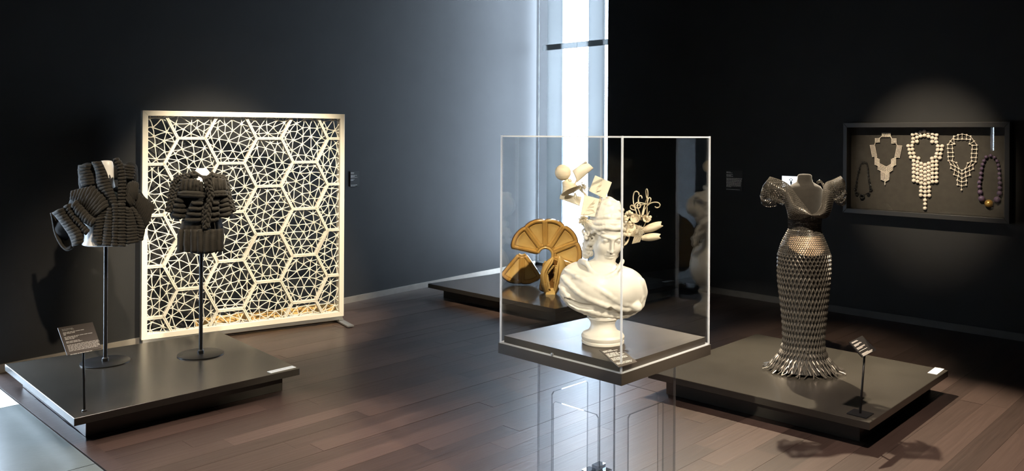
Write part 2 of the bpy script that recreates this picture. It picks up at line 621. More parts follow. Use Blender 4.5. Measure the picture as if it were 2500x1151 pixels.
# ------------------------------------------------------------------ signed-distance modelling
class Field:
    def __init__(s, lo, hi, h):
        s.lo, s.h = np.array(lo, float), h
        s.n = np.ceil((np.array(hi) - lo) / h).astype(int) + 1
        s.F = np.full(s.n, 1.0, np.float32)

    def _box(s, lo, hi):
        a = np.clip(np.floor((np.array(lo) - s.lo) / s.h).astype(int), 0, s.n - 1)
        b = np.clip(np.ceil((np.array(hi) - s.lo) / s.h).astype(int) + 1, 1, s.n)
        sl = tuple(slice(i, j) for i, j in zip(a, b))
        ax = [s.lo[k] + s.h * np.arange(a[k], b[k], dtype=np.float32) for k in range(3)]
        return sl, np.meshgrid(*ax, indexing='ij')

    def op(s, fn, lo, hi, k=.01, sub=False):
        m = k + .012
        sl, (X, Y, Z) = s._box(np.array(lo) - m, np.array(hi) + m)
        if X.size == 0:
            return
        d = fn(X, Y, Z)
        f = s.F[sl]
        if sub:
            d = -d
            h = np.clip(.5 - .5 * (f - d) / k, 0, 1)
            s.F[sl] = f * (1 - h) + d * h + k * h * (1 - h)
        else:
            h = np.clip(.5 + .5 * (f - d) / k, 0, 1)
            s.F[sl] = f * (1 - h) + d * h - k * h * (1 - h)

    def ell(s, c, r, k=.01, M=None, sub=False):
        c = np.array(c, float)
        r = np.array(r, float)

        def fn(X, Y, Z):
            x, y, z = X - c[0], Y - c[1], Z - c[2]
            if M is not None:
                x, y, z = (x * M[0, 0] + y * M[1, 0] + z * M[2, 0], x * M[0, 1] + y * M[1, 1] + z * M[2, 1],
                           x * M[0, 2] + y * M[1, 2] + z * M[2, 2])
            k0 = np.sqrt((x / r[0]) ** 2 + (y / r[1]) ** 2 + (z / r[2]) ** 2)
            k1 = np.sqrt((x / r[0] ** 2) ** 2 + (y / r[1] ** 2) ** 2 + (z / r[2] ** 2) ** 2) + 1e-9
            return k0 * (k0 - 1) / k1
        R = np.max(r)
        s.op(fn, c - R, c + R, k, sub)

    def cap(s, a, b, ra, rb=None, k=.01, sub=False):
        a, b = np.array(a, float), np.array(b, float)
        rb = ra if rb is None else rb
        ab = b - a
        L = np.dot(ab, ab)

        def fn(X, Y, Z):
            px, py, pz = X - a[0], Y - a[1], Z - a[2]
            t = np.clip((px * ab[0] + py * ab[1] + pz * ab[2]) / L, 0, 1)
            return np.sqrt((px - t * ab[0]) ** 2 + (py - t * ab[1]) ** 2 + (pz - t * ab[2]) ** 2) - (ra + (rb - ra) * t)
        R = max(ra, rb)
        s.op(fn, np.minimum(a, b) - R, np.maximum(a, b) + R, k, sub)

    def path(s, pts, r, k=.008, sub=False):
        for i in range(len(pts) - 1):
            s.cap(pts[i], pts[i + 1], r, r, k, sub)

    def tor(s, c, R, r, nrm, k=.006):
        c = np.array(c, float)
        n = unit(nrm)

        def fn(X, Y, Z):
            x, y, z = X - c[0], Y - c[1], Z - c[2]
            d = x * n[0] + y * n[1] + z * n[2]
            q = np.sqrt(np.maximum(0, x * x + y * y + z * z - d * d)) - R
            return np.sqrt(q * q + d * d) - r
        s.op(fn, c - R - r, c + R + r, k)

    def mesh(s):
        F = s.F
        n = s.n
        ins = F < 0
        c = np.zeros(n - 1, int)
        for dx in (0, 1):
            for dy in (0, 1):
                for dz in (0, 1):
                    c += ins[dx:n[0] - 1 + dx, dy:n[1] - 1 + dy, dz:n[2] - 1 + dz]
        act = (c > 0) & (c < 8)
        idx = np.full(n - 1, -1, int)
        cells = np.argwhere(act)
        idx[act] = np.arange(len(cells))
        acc = np.zeros((len(cells), 3)); cnt = np.zeros(len(cells))
        cor = [(a, b, d) for a in (0, 1) for b in (0, 1) for d in (0, 1)]
        for p in cor:
            for ax in range(3):
                if p[ax] == 0:
                    q = list(p); q[ax] = 1
                    f0 = F[cells[:, 0] + p[0], cells[:, 1] + p[1], cells[:, 2] + p[2]].astype(float)
                    f1 = F[cells[:, 0] + q[0], cells[:, 1] + q[1], cells[:, 2] + q[2]].astype(float)
                    m = (f0 < 0) != (f1 < 0)
                    t = f0[m] / (f0[m] - f1[m])
                    pos = np.tile(np.array(p, float), (m.sum(), 1))
                    pos[:, ax] = t
                    acc[m] += pos; cnt[m] += 1
        v = s.lo + s.h * (cells + acc / cnt[:, None])
        faces = []
        for ax in range(3):
            a0 = [slice(None)] * 3; a1 = [slice(None)] * 3
            a0[ax] = slice(0, -1); a1[ax] = slice(1, None)
            x = ins[tuple(a0)] != ins[tuple(a1)]
            e = np.argwhere(x)
            o1, o2 = [k for k in range(3) if k != ax]
            ok = (e[:, o1] > 0) & (e[:, o2] > 0) & (e[:, o1] < n[o1] - 1) & (e[:, o2] < n[o2] - 1)
            e = e[ok]

            def ci(d1, d2):
                q = e.copy(); q[:, o1] -= d1; q[:, o2] -= d2
                return idx[q[:, 0], q[:, 1], q[:, 2]]
            qd = np.stack([ci(1, 1), ci(0, 1), ci(0, 0), ci(1, 0)], 1)
            inside0 = ins[e[:, 0], e[:, 1], e[:, 2]]
            flip = inside0 if ax != 1 else ~inside0
            qd[~flip] = qd[~flip][:, ::-1]
            faces.append(qd)
        return v, np.concatenate(faces)


# ================================================================== ROOM
e1 = unit([.698, .716, 0])           # along the planks
e2 = unit([.716, -.698, 0])          # across them, along the right wall
CORNER = np.array([.314, 10.69, 0])
L0 = np.array([-3.608, 5.787, 0]); DL = unit([.625, .781, 0]); NL = np.array([.781, -.625, 0])
W0 = np.array([2.17, 8.913, 0]); DW = unit([.716, -.698, 0]); NW = np.array([-.698, -.716, 0])
W0 = W0 - NW * np.dot(W0 - CORNER, NW)      # onto the wall face through the corner
CZ = 4.7
LEFT_END = CORNER - DL * 14.5
RIGHT_END = CORNER + DW * 12.5
BACK = np.array([.3, -9.5, 0])
room = [LEFT_END, BACK, RIGHT_END, CORNER]


def wall_seg(name, a, b, n, th=.25, holes=None, sill=0):
    """wall from a to b (floor points), inner face on a-b, body on the -n side; holes = (t0, t1) gaps, full height to CZ"""
    a, b = np.array(a), np.array(b)
    L = np.linalg.norm(b - a); d = (b - a) / L
    g = G()
    cuts = [0.0]
    for h in holes or []:
        cuts += [h[0], h[1]]
    cuts.append(L)
    for i in range(0, len(cuts), 2):
        p, q = a + d * cuts[i], a + d * cuts[i + 1]
        z0_ = np.array([0, 0, -.12])
        g.prism([x + z0_ for x in (p, q, q - n * th, p - n * th)], [x + np.array([0, 0, CZ]) for x in (p, q, q - n * th, p - n * th)])
    for h in holes or []:
        if h[2] < CZ:
            p, q = a + d * h[0], a + d * h[1]
            g.prism([x + np.array([0, 0, h[2]]) for x in (p, q, q - n * th, p - n * th)],
                    [x + np.array([0, 0, CZ]) for x in (p, q, q - n * th, p - n * th)])
        if sill:
            p, q = a + d * h[0], a + d * h[1]
            g.prism([x + np.array([0, 0, -.12]) for x in (p, q, q - n * th, p - n * th)], [x + np.array([0, 0, sill]) for x in (p, q, q - n * th, p - n * th)])
    return struct(name, g, 'dark_wall')


# right wall: window runs from the corner to where the dark wall begins
pr = onplane(1483, 330, W0, NW)
tw = float(np.dot(pr - CORNER, DW))
WIN_TOP = 4.5
wall_seg('wall_right', CORNER, RIGHT_END, NW, holes=[(0.0, tw, WIN_TOP)])
# left wall: second window just beyond the picture's left edge
tl = float(np.dot(L0 - CORNER, -DL))
wall_seg('wall_left', CORNER - DL * (-.10), LEFT_END, NL, holes=[(tl + .16, tl + .86, 1.9)])
nb1 = unit(np.cross([0, 0, 1], BACK - LEFT_END)); nb1 = nb1 if nb1[1] > 0 else -nb1
nb2 = unit(np.cross([0, 0, 1], RIGHT_END - BACK)); nb2 = nb2 if nb2[1] > 0 else -nb2
BD = unit(BACK - LEFT_END)
_p, _r = np.array([4.05, 6.9, 0]), np.array([-.984, -.61, 0])
_t = np.dot(LEFT_END - _p, nb1) / np.dot(_r, nb1)
w3t = float(np.dot(_p + _r * _t - LEFT_END, BD))
wall_seg('wall_back_left', LEFT_END, BACK, nb1, holes=[(w3t - .04, w3t + .04, 3.4)], sill=1.35)
wall_seg('wall_back_right', BACK, RIGHT_END, nb2)
g = G(); g.poly([p[:2] for p in [LEFT_END + np.array([-.4, 0, 0]), BACK + np.array([0, -.4, 0]), RIGHT_END + np.array([.4, 0, 0]), CORNER + np.array([0, .4, 0])]], CZ, CZ + .2)
struct('ceiling', g, 'ceiling_paint')


# ---- windows
def window(name, p0, d, n, width, z1, bars, transoms, back=.05):
    c = p0 - n * back
    up = np.array([0, 0, 1.])
    fr = G()
    fr.obox(c + d * width / 2 + up * .02, d * width / 2, n * .03, up * .02)
    fr.obox(c + d * width / 2 + up * (z1 - .02), d * width / 2, n * .03, up * .02)
    r = struct(name, fr, 'frame_metal')
    r['label'] = None
    del r['label']
    gl = G(); gl.obox(c + d * width / 2 + up * z1 / 2, d * (width / 2 - .002), n * .004, up * (z1 / 2 - .04))
    obj('window_pane', gl, 'window_glass', r)
    for (a, b) in bars:
        b_ = G(); b_.obox(c + n * .03 + d * (a + b) / 2 + up * z1 / 2, d * (b - a) / 2, n * .014, up * (z1 / 2 - .04))
        obj('mullion', b_, 'frosted_strip', r)
    for (a, b, z, hh) in transoms:
        t_ = G(); t_.obox(c + n * .052 + d * (a + b) / 2 + up * z, d * (b - a) / 2, n * .006, up * hh)
        obj('transom', t_, 'frosted_strip', r)
    return r, c


cw = W0 - NW * .02


def tpx(x, y=200):
    return float(np.dot(onplane(x, y, cw, NW) - CORNER, DW))


win1, cpl = window('window_1', CORNER, DW, NW, tw, WIN_TOP,
                   [(tpx(1338), tpx(1374)), (tpx(1438), tpx(1475))],
                   [(tpx(1328), tw, 2.83, .035)])
cg = G()
zt = np.linspace(4.4, 1.75, 60)
cbase = onplane(1420, 200, cw, NW) + NW * .1
cg.tube([(cbase[0] + .006 * math.sin(z * 7), cbase[1], z) for z in zt], .0035, 5)
obj('reflection_streak', cg, 'streak_grey', win1)  # reflected streak in the glass, built as a thin wavy tube
win2, _ = window('window_2', CORNER - DL * (tl + .06), -DL, NL, .7, 1.9, [], [])

window('window_3', LEFT_END + BD * (w3t - .04) + np.array([0, 0, 1.35]), BD, nb1, .08, 2.05, [], [])
# portals in the two window openings help the daylight through
for (c, n, wd, ht) in ((CORNER + DW * tw / 2 - NW * .2, NW, tw, WIN_TOP), (CORNER - DL * (tl + .41) - NL * .2, NL, .7, 1.9)):
    pl = bpy.data.lights.new('window_daylight', 'AREA')
    pl.shape = 'RECTANGLE'; pl.size = wd; pl.size_y = ht
    pl.cycles.is_portal = True
    po = bpy.data.objects.new('window_daylight', pl)
    COL.objects.link(po)
    po.location = (c[0], c[1], ht / 2)
    po.rotation_euler = Vector(n).to_track_quat('-Z', 'Z').to_euler()

# ---- baseboards (pale metal strips along the walls, the right one coloured as shaded)
g = G(); p, q = CORNER - DL * .02, L0 - DL * .06
g.prism([p, q, q + NL * .012, p + NL * .012], [x + np.array([0, 0, .06]) for x in (p, q, q + NL * .012, p + NL * .012)])
struct('baseboard_left', g, 'metal_strip')
g = G(); p, q = CORNER + DW * (tw + .01), RIGHT_END - DW * 3
g.prism([p, q, q + NW * .012, p + NW * .012], [x + np.array([0, 0, .065]) for x in (p, q, q + NW * .012, p + NW * .012)])
struct('baseboard_right', g, 'shaded_strip')

# ---- floor: sub-floor, planks, threshold, stone slabs
g = G(); g.poly([p[:2] for p in (LEFT_END + np.array([-.4, 0, 0]), BACK + np.array([0, -.4, 0]), RIGHT_END + np.array([.4, 0, 0]), CORNER + np.array([0, .4, 0]))], -.14, -.02)
floor = struct('floor', g, 'subfloor')


def clip(poly, p0, n):
    out = []
    for i in range(len(poly)):
        a, b = poly[i], poly[(i + 1) % len(poly)]
        da, db = np.dot(a - p0, n), np.dot(b - p0, n)
        if da >= 0:
            out.append(a)
        if (da >= 0) != (db >= 0):
            out.append(a + (b - a) * da / (da - db))
    return out


A_EDGE = 1.53


def ab(a, b):
    return e1 * a + e2 * b


pw_, pl_ = .135, 1.75
planks = []
for ib in range(-75, 30):
    b0 = ib * pw_
    off = random.uniform(0, pl_)
    a = A_EDGE + .085 - off
    while a < 10.5:
        ln = pl_
        P = [ab(a + .0004, b0 + .0004), ab(a + ln - .0004, b0 + .0004), ab(a + ln - .0004, b0 + pw_ - .0004), ab(a + .0004, b0 + pw_ - .0004)]
        P = clip(P, ab(A_EDGE + .085, 0), e1)
        if len(P) >= 3: P = clip(P, CORNER, NL)
        if len(P) >= 3: P = clip(P, CORNER, NW)
        a += ln
        if len(P) < 3:
            continue
        c = sum(P) / len(P)
        if c[1] < 3.0 or abs(c[0] / c[1]) > .9:
            continue
        px = []
        for q in P:
            if q[1] > .5:
                px.append((CXP + FPX * q[0] / q[1], CYP + FPX * HC / q[1]))
        if len(px) < 3: continue
        xs = [min(2500, max(0, v[0])) for v in px]; ys = [min(1151, max(0, v[1])) for v in px]
        area = (max(xs) - min(xs)) * (max(ys) - min(ys))
        vis = area > 0
        ar = abs(sum(px[i][0] * px[(i + 1) % len(px)][1] - px[(i + 1) % len(px)][0] * px[i][1] for i in range(len(px)))) / 2
        planks.append((ar if vis else 0, P))
planks.sort(key=lambda t: -t[0])
rest = G()
for i, (ar, P) in enumerate(planks):
    t = random.random()
    dz = random.uniform(-.0006, .0006)
    gg = G() if i < 300 else rest
    k = len(gg.v)
    gg.prism([p + np.array([0, 0, -.018]) for p in P], [p + np.array([0, 0, dz]) for p in P])
    gg.tone[k:] = [t] * (len(gg.v) - k)
    if i < 300:
        obj('plank', gg, 'walnut_plank', floor)
if rest.v:
    obj('plank_remainder', rest, 'walnut_plank', floor, kind='stuff')
g = G()
P = [ab(A_EDGE, -9), ab(A_EDGE + .083, -9), ab(A_EDGE + .083, 6), ab(A_EDGE, 6)]
P = clip(P, CORNER, NL); P = clip(P, CORNER, NW)
g.prism([p + np.array([0, 0, -.018]) for p in P], [p + np.array([0, 0, .004]) for p in P])
struct('trim_1', g, 'walnut_plank')
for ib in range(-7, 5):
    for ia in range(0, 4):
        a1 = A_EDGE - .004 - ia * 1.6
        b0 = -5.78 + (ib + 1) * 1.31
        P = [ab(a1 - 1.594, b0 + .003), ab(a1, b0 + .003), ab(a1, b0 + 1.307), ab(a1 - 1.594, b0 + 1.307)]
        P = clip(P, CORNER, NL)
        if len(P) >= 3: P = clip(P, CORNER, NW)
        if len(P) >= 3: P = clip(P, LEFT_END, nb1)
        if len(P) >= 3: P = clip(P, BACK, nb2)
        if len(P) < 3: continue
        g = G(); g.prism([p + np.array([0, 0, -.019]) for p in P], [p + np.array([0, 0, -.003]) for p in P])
        obj('slab', g, 'slab_sunpatch' if b0 < -6.5 else 'slab_stone', floor)


# ================================================================== PLATFORMS
def platform(L, B, R, F, label, th=.043, zt=.15, inset=.12, m='platform_black'):
    c = (np.array(L) + B + R + F) / 4
    root = thing('display_platform', label, 'platform', (c[0], c[1], 0))
    g = G(); g.poly([L, F, R, B], zt - th, zt)
    o = obj('platform_top', g, m, root)
    bv = o.modifiers.new('bevel', 'BEVEL'); bv.width = .002; bv.segments = 1
    q = [c + (np.array(p) - c) * (1 - inset) for p in (L, F, R, B)]
    g = G(); g.poly(q, 0.0035, zt - th)
    obj('plinth', g, 'platform_black', root)
    return root


P1 = [np.array(p) for p in ((-3.379, 5.472), (-2.283, 6.408), (-1.394, 5.413), (-2.364, 4.438))]
P3 = [np.array(p) for p in ((.901, 5.38), (1.925, 6.42), (2.907, 5.444), (1.946, 4.439))]
P2 = [np.array(p) for p in ((-.865, 8.515), (.57, 9.82), (1.849, 8.665), (.395, 7.304))]
platform(*P1, 'low black platform carrying the two knitted jackets on stands')
platform(*P3, 'low black platform under the metal lattice gown')
platform(*P2, 'low black platform with the amber ceramic shells, at the window corner', m='platform_gloss')


def platform_label(p, ux, uy, w_, h_, label):
    """white strip lying on a platform top"""
    root = thing('platform_label', label, 'label', p)
    g = G(); g.obox(np.array(p) + np.array([0, 0, .0012]), ux * w_ / 2, uy * h_ / 2, np.array([0, 0, .001]))
    obj('card', g, 'label_white', root)
    text('Please do not touch', h_ * .36, np.array(p) + np.array([0, 0, .0026]) - ux * w_ * .36 - uy * h_ * .1, ux, uy, 'print_grey', root)


a_, b_, c_ = atz(652, 908, .15), atz(713, 894, .15), atz(723, 898.5, .15)
ux = unit(b_ - a_); uy = np.cross([0, 0, 1], ux)
platform_label((a_ + c_) / 2, ux, uy, np.linalg.norm(b_ - a_), .05, 'white strip label at the right corner of the jacket platform')
a_, b_, c_ = atz(2288, 916, .15), atz(2306, 902.5, .15), atz(2264, 911.5, .15)
ux = unit(b_ - a_); uy = np.cross([0, 0, 1], ux)
platform_label((b_ + c_) / 2, ux, uy, np.linalg.norm(b_ - a_), np.linalg.norm(a_ - c_) * .95, 'white strip label at the right corner of the gown platform')
a_, b_ = atz(1615, 690, .15), atz(1648, 685, .15)
ux = unit(b_ - a_); uy = np.cross([0, 0, 1], ux)
platform_label((a_ + b_) / 2, ux, uy, .15, .05, 'white strip label on the shell platform, seen through the glass case')


# ================================================================== LATTICE SCREEN
SA = np.array([-2.92, 6.473, .06]); SU = unit([1.415, .912, 0]); SN = np.array([SU[1], -SU[0], 0])
SW, SH = 1.68, 1.82
UP = np.array([0, 0, 1.])


def sp(x, z, d=0):
    return np.array([SA[0], SA[1], 0]) + SU * x + UP * z + SN * d


scr = thing('lattice_screen', 'tall white framed screen of hexagons filled with fine white strands', 'screen', sp(SW / 2, 0))
fw, dep = .042, .085


def stile(pts, name='frame_rail'):
    g = G(); g.prism([sp(x, z, -dep) for x, z in pts], [sp(x, z, 0) for x, z in pts])
    o = obj(name, g, 'white_paint', scr, fix=True)
    b = o.modifiers.new('bevel', 'BEVEL'); b.width = .0015; b.segments = 1


z0s, z1s = .06, .06 + SH
stile([(0, z0s), (fw, z0s + fw), (fw, z1s - fw), (0, z1s)])
stile([(SW, z0s), (SW, z1s), (SW - fw, z1s - fw), (SW - fw, z0s + fw)])
stile([(0, z1s), (fw, z1s - fw), (SW - fw, z1s - fw), (SW, z1s)])
stile([(0, z0s), (SW, z0s), (SW - fw, z0s + fw), (fw, z0s + fw)])
g = G(); g.obox(sp(SW / 2, .045, -.03), SU * (SW / 2 - .01), SN * .028, UP * .0145)
obj('base_channel', g, 'grey_steel', scr)
for x in (.03, SW - .02):
    g = G(); g.obox(sp(x, .013, -.02), SU * .03, SN * .24, UP * .006); g.obox(sp(x, .027, -.03), SU * .02, SN * .02, UP * .010)
    obj('foot', g, 'grey_steel', scr)
for z in (1.80, 1.70, .16):
    g = G(); g.lathe(sp(-.0005, z, -.03), [(.006, -.002), (.006, .001)], 10, -SU)
    obj('bolt', g, 'grey_steel', scr)
X0, X1, Z0, Z1 = fw, SW - fw, z0s + fw, z1s - fw
DX, DZ, HB, SL = .3157, .41, .108, .103
cells = []
for k in range(-1, 5):
    cx = .375 + DX * k
    top = 1.66 if k % 2 == 0 else 1.452
    for j in range(-1, 5):
        cz = top - DZ / 2 - DZ * j
        cells.append((cx, cz))


def seg_clip(a, b):
    a, b = np.array(a, float), np.array(b, float)
    t0, t1 = 0., 1.
    d = b - a
    for k, lo, hi in ((0, X0, X1), (1, Z0, Z1)):
        if abs(d[k]) < 1e-9:
            if a[k] < lo or a[k] > hi: return None
            continue
        u0, u1 = (lo - a[k]) / d[k], (hi - a[k]) / d[k]
        if u0 > u1: u0, u1 = u1, u0
        t0, t1 = max(t0, u0), min(t1, u1)
    if t1 - t0 < .02: return None
    return a + d * t0, a + d * t1


seen = set()
for cx, cz in cells:
    hexv = [(cx - HB - SL, cz), (cx - HB, cz + DZ / 2), (cx + HB, cz + DZ / 2), (cx + HB + SL, cz), (cx + HB, cz - DZ / 2), (cx - HB, cz - DZ / 2)]
    for i in range(6):
        a, b = hexv[i], hexv[(i + 1) % 6]
        key = (round((a[0] + b[0]) / .06), round((a[1] + b[1]) / .06))
        if key in seen: continue
        seen.add(key)
        s_ = seg_clip(a, b)
        if not s_: continue
        (ax, az), (bx, bz) = s_
        d = unit([bx - ax, bz - az]); nn = np.array([-d[1], d[0]])
        c = sp((ax + bx) / 2, (az + bz) / 2, -.04)
        L = math.hypot(bx - ax, bz - az) / 2
        dd = SU * d[0] + UP * d[1]; n3 = SU * nn[0] + UP * nn[1]
        g = G()
        g.obox(c + n3 * .0062, dd * L, n3 * .0048, SN * .022)
        g.obox(c - n3 * .0062, dd * L, n3 * .0048, SN * .022)
        g.obox(c, dd * L, n3 * .004, SN * .016)
        obj('hexagon_rail', g, 'white_paint', scr)
# strands
for cx, cz in cells:
    if cx + HB + SL < X0 + .02 or cx - HB - SL > X1 - .02 or cz + DZ / 2 < Z0 + .02 or cz - DZ / 2 > Z1 - .02: continue
    hexv = np.array([(cx - HB - SL, cz), (cx - HB, cz + DZ / 2), (cx + HB, cz + DZ / 2), (cx + HB + SL, cz), (cx + HB, cz - DZ / 2), (cx - HB, cz - DZ / 2)])
    pts = []
    for i in range(6):
        a, b = hexv[i], hexv[(i + 1) % 6]
        for t in (.17, .5, .83):
            tt = t + random.uniform(-.06, .06)
            pts.append(a + (b - a) * tt)
    nb = len(pts)
    inner = []
    tries = 0
    while len(inner) < 24 and tries < 6000:
        tries += 1
        q = np.array([cx + random.uniform(-.2, .2), cz + random.uniform(-.2, .2)])
        s1 = .93
        if abs(q[1] - cz) > DZ / 2 - .034: continue
        if abs(q[0] - cx) > (HB + SL - .036) - abs(q[1] - cz) * SL / (DZ / 2): continue
        lim = .066 if tries < 3000 else .058
        if all(np.hypot(*(q - r_)) > lim for r_ in inner) and all(np.hypot(*(q - r_)) > .036 for r_ in pts): inner.append(q)
    allp = pts + inner
    res = delaunay_2d_cdt([Vector(p) for p in allp], [], [], 0, 1e-5)
    vv = [np.array(v) for v in res[0]]
    g = G()
    orig = res[3]
    isb = [any(o < nb for o in orig[i]) for i in range(len(vv))]
    for (i, j) in res[1]:
        if isb[i] and isb[j]: continue
        a, b = vv[i], vv[j]
        if np.hypot(*(a - b)) > .135: continue
        s_ = seg_clip(a, b)
        if not s_: continue
        a, b = s_
        bow = random.uniform(-.006, .006)
        d = b - a; nn = np.array([-d[1], d[0]]) / (np.hypot(*d) + 1e-9)
        pp = []
        for t in (0, .18, .5, .82, 1):
            q = a + d * t + nn * bow * 4 * t * (1 - t)
            pp.append(sp(q[0], q[1], -.034 + .010 * (4 * t * (1 - t) - 1) * 0))
        g.tube(pp, [.0066, .0044, .0035, .0044, .0066], 5)
    if g.f:
        obj('strand_cell', g, 'lattice_white', scr, smooth=True)
# amber board lying behind the screen
g = G()
bb = [sp(.45, .005, -.10), sp(1.715, .005, -.10), sp(1.715, .135, -.24), sp(.45, .135, -.24)]
amb = thing('amber_board', 'amber patterned board leaning low behind the lattice screen', 'board', sp(1.08, 0, -.1))
bn = unit(np.cross(SU, unit(bb[3] - bb[0]))); bn = bn if bn[2] > 0 else -bn
g.prism(bb, [p - bn * .015 for p in bb])
obj('panel', g, 'amber_board', amb, fix=True)
g = G(); g.prism([sp(x, z, d) for x, z, d in ((.6, .005, -.26), (1.6, .005, -.26), (1.6, .005, -.3), (.6, .005, -.3))], [sp(x, z, d) for x, z, d in ((.6, .11, -.24), (1.6, .11, -.24), (1.6, .11, -.28), (.6, .11, -.28))])
obj('support', g, 'black_metal', amb, fix=True)


# ================================================================== LABEL STANDS
def label_stand(base, corners, pole_top, label, m, lines, base_plate=False, title=None):
    """corners: TL, TR, BR, BL world points of the inclined plate"""
    root = thing('label_stand', label, 'label', base)
    TL, TR, BR, BL = map(np.array, corners)
    ux = unit(TR - TL); uy = unit(TL - BL); n = unit(np.cross(ux, uy))
    g = G(); g.slab([BL, BR, TR, TL], -n, .006)
    obj('plate', g, m, root, fix=True)
    g = G(); g.tube([np.array(base) + UP * .001, np.array(pole_top)], .0062, 8)
    obj('pole', g, 'black_metal', root, smooth=True)
    g = G()
    if base_plate:
        g.obox(np.array(base) + UP * .003, e1 * .055, e2 * .055, UP * .0025)
    else:
        g.lathe(np.array(base) + UP * .0005, [(.013, 0), (.013, .004), (.008, .007)], 12)
    obj('foot', g, 'black_metal', root)
    W_ = np.linalg.norm(TR - TL); H_ = np.linalg.norm(TL - BL)
    g = G()
    lh = H_ / 24.0
    o0 = TL + ux * W_ * .085 - uy * H_ * .07 + n * .0006
    print_lines(g, o0, ux, uy, n, [l * W_ for l in lines], lh)
    if g.f: obj('printed_text', g, 'print_white', root, kind='stuff')
    if title:
        for i, s_ in enumerate(title):
            text(s_, lh * 1.12, o0 - uy * lh * (i + .95) + n * .0004, ux, uy, 'print_white', root, 'title_text')
    return root


b1 = atz(206, 1004, .15)
LN = unit(e2 * .75 + UP * .66)
pt1 = atY(205, 862, b1[1])
cs = [onplane(x, y, pt1, LN) for x, y in ((141, 801), (226, 787), (248, 851), (164, 868))]
label_stand(b1, cs, (cs[2] + cs[3]) / 2 - LN * .007 + (cs[0] - cs[3]) * .1, 'brown text plate on a thin stand at the front corner of the jacket platform', 'label_brown',
            [0, 0, 0, .6, .33, .08, 0, .82, .36, .26, 0, .4, .45, 0, .9, .91, .86, .9, .89, .82, 0, 0, .62],
            title=['Sandra Backlund', '(Swedish, b. 1975)'])
b3 = atz(2100, 1012, .15)
pt3 = atY(2105, 872, b3[1])
cs = [onplane(x, y, pt3, LN) for x, y in ((2073, 836), (2105, 820), (2140, 855), (2106, 873))]
label_stand(b3, cs, cs[3] * .7 + cs[2] * .3 - LN * .007 + (cs[0] - cs[3]) * .1, 'dark text plate on a thin stand at the front corner of the gown platform', 'label_dark',
            [.4, .46, 0, 0, .5, .55, .3, 0, 0, .6, .62, .4, 0, 0, .6, 0, 0, 0, .5, .78, .74, .7], True)


# wall labels
def wall_label(p0, d, n, t0, t1, z0, z1, lines, label, lw=.84):
    c = p0 + d * (t0 + t1) / 2 + UP * (z0 + z1) / 2
    root = thing('wall_label', label, 'label', c)
    g = G(); g.obox(c + n * .002, d * (t1 - t0) / 2, UP * (z1 - z0) / 2, n * .002)
    obj('plate', g, 'label_dark', root)
    g = G(); W_ = t1 - t0
    print_lines(g, p0 + d * (t0 + W_ * .05) + UP * (z1 - (z1 - z0) * .06) + n * .0045, d, UP, n, [l * W_ for l in lines], (z1 - z0) / len(lines) * .94)
    obj('printed_text', g, 'print_white', root, kind='stuff')


wall_label(L0, DL, NL, 3.165, 3.285, 1.17, 1.325, [.36, .36, 0, .66, .4, .7, 0, .4, .3, 0, 0, 0, 0, .7, .5],
           'small dark text panel on the left wall beside the lattice screen')
wall_label(W0, DW, NW, .19, .385, 1.12, 1.335, [.25, .36, 0, .38, .28, .42, 0, .94, .93, .9, .92, .9, .88, .88, .9, .86, .87, .3, 0, 0, .8, 0],
           'small dark text panel on the right wall beside the glass case')

# little lit screen behind the gown's shoulder
c = W0 + DW * .93 + UP * 1.245 + NW * .008
dsc = thing('display_screen', 'small bright display screen on the wall behind the gown', 'screen', c)
g = G(); g.obox(c, DW * .104, UP * .062, NW * .008)
obj('casing', g, 'frame_black', dsc)
g = G(); g.obox(c + NW * .009, DW * .096, UP * .055, NW * .001)
obj('lit_panel', g, 'screen_glow', dsc)
g = G(); fc = c + NW * .0105 - DW * .0
for pr_ in ([(0, -.045), (.012, -.01), (.004, .01), (-.004, .01), (-.010, -.01)],):
    g.slab([fc + DW * x + UP * z for x, z in pr_], NW, .0005)
g.torus(fc + UP * .02, .013, .003, DW, UP, 12, 4)
g.slab([fc + DW * x + UP * z for x, z in [(-.02, .016), (-.012, .012), (-.012, .022), (-.02, .024)]], NW, .0005)
g.slab([fc + DW * x + UP * z for x, z in [(.012, .012), (.02, .016), (.02, .024), (.012, .022)]], NW, .0005)
obj('pictured_figure', g, 'print_grey', dsc)

# ================================================================== SHADOW BOX AND NECKLACES
t0, t1, z0, z1 = 1.492, 2.880, .98, 1.832
FD = .12


def wp(t, z, d=0):
    return W0 + DW * t + UP * z + NW * d


box = thing('shadow_box', 'wide black glazed shadow box of necklaces on the right wall', 'frame', wp((t0 + t1) / 2, z0, 0))
iw = .038
for pts in ([(t0, z0), (t0 + iw, z0 + .045), (t0 + iw, z1 - .045), (t0, z1)], [(t1, z0), (t1, z1), (t1 - iw, z1 - .045), (t1 - iw, z0 + .045)],
            [(t0, z1), (t0 + iw, z1 - .045), (t1 - iw, z1 - .045), (t1, z1)], [(t0, z0), (t1, z0), (t1 - iw, z0 + .045), (t0 + iw, z0 + .045)]):
    g = G(); g.prism([wp(t, z, 0.001) for t, z in pts], [wp(t, z, FD) for t, z in pts])
    o = obj('frame_side', g, 'frame_black', box, fix=True)
    bv = o.modifiers.new('bevel', 'BEVEL'); bv.width = .003; bv.segments = 2
g = G(); g.obox(wp((t0 + t1) / 2, (z0 + z1) / 2, .012), DW * ((t1 - t0) / 2 - iw), UP * ((z1 - z0) / 2 - .045), NW * .008)
obj('back_panel', g, 'back_panel', box)
g = G(); g.obox(wp((t0 + t1) / 2, (z0 + z1) / 2, .098), DW * ((t1 - t0) / 2 - iw), UP * ((z1 - z0) / 2 - .045), NW * .002)
obj('glass_pane', g, 'frame_glass', box)
NPL = W0 + NW * .034


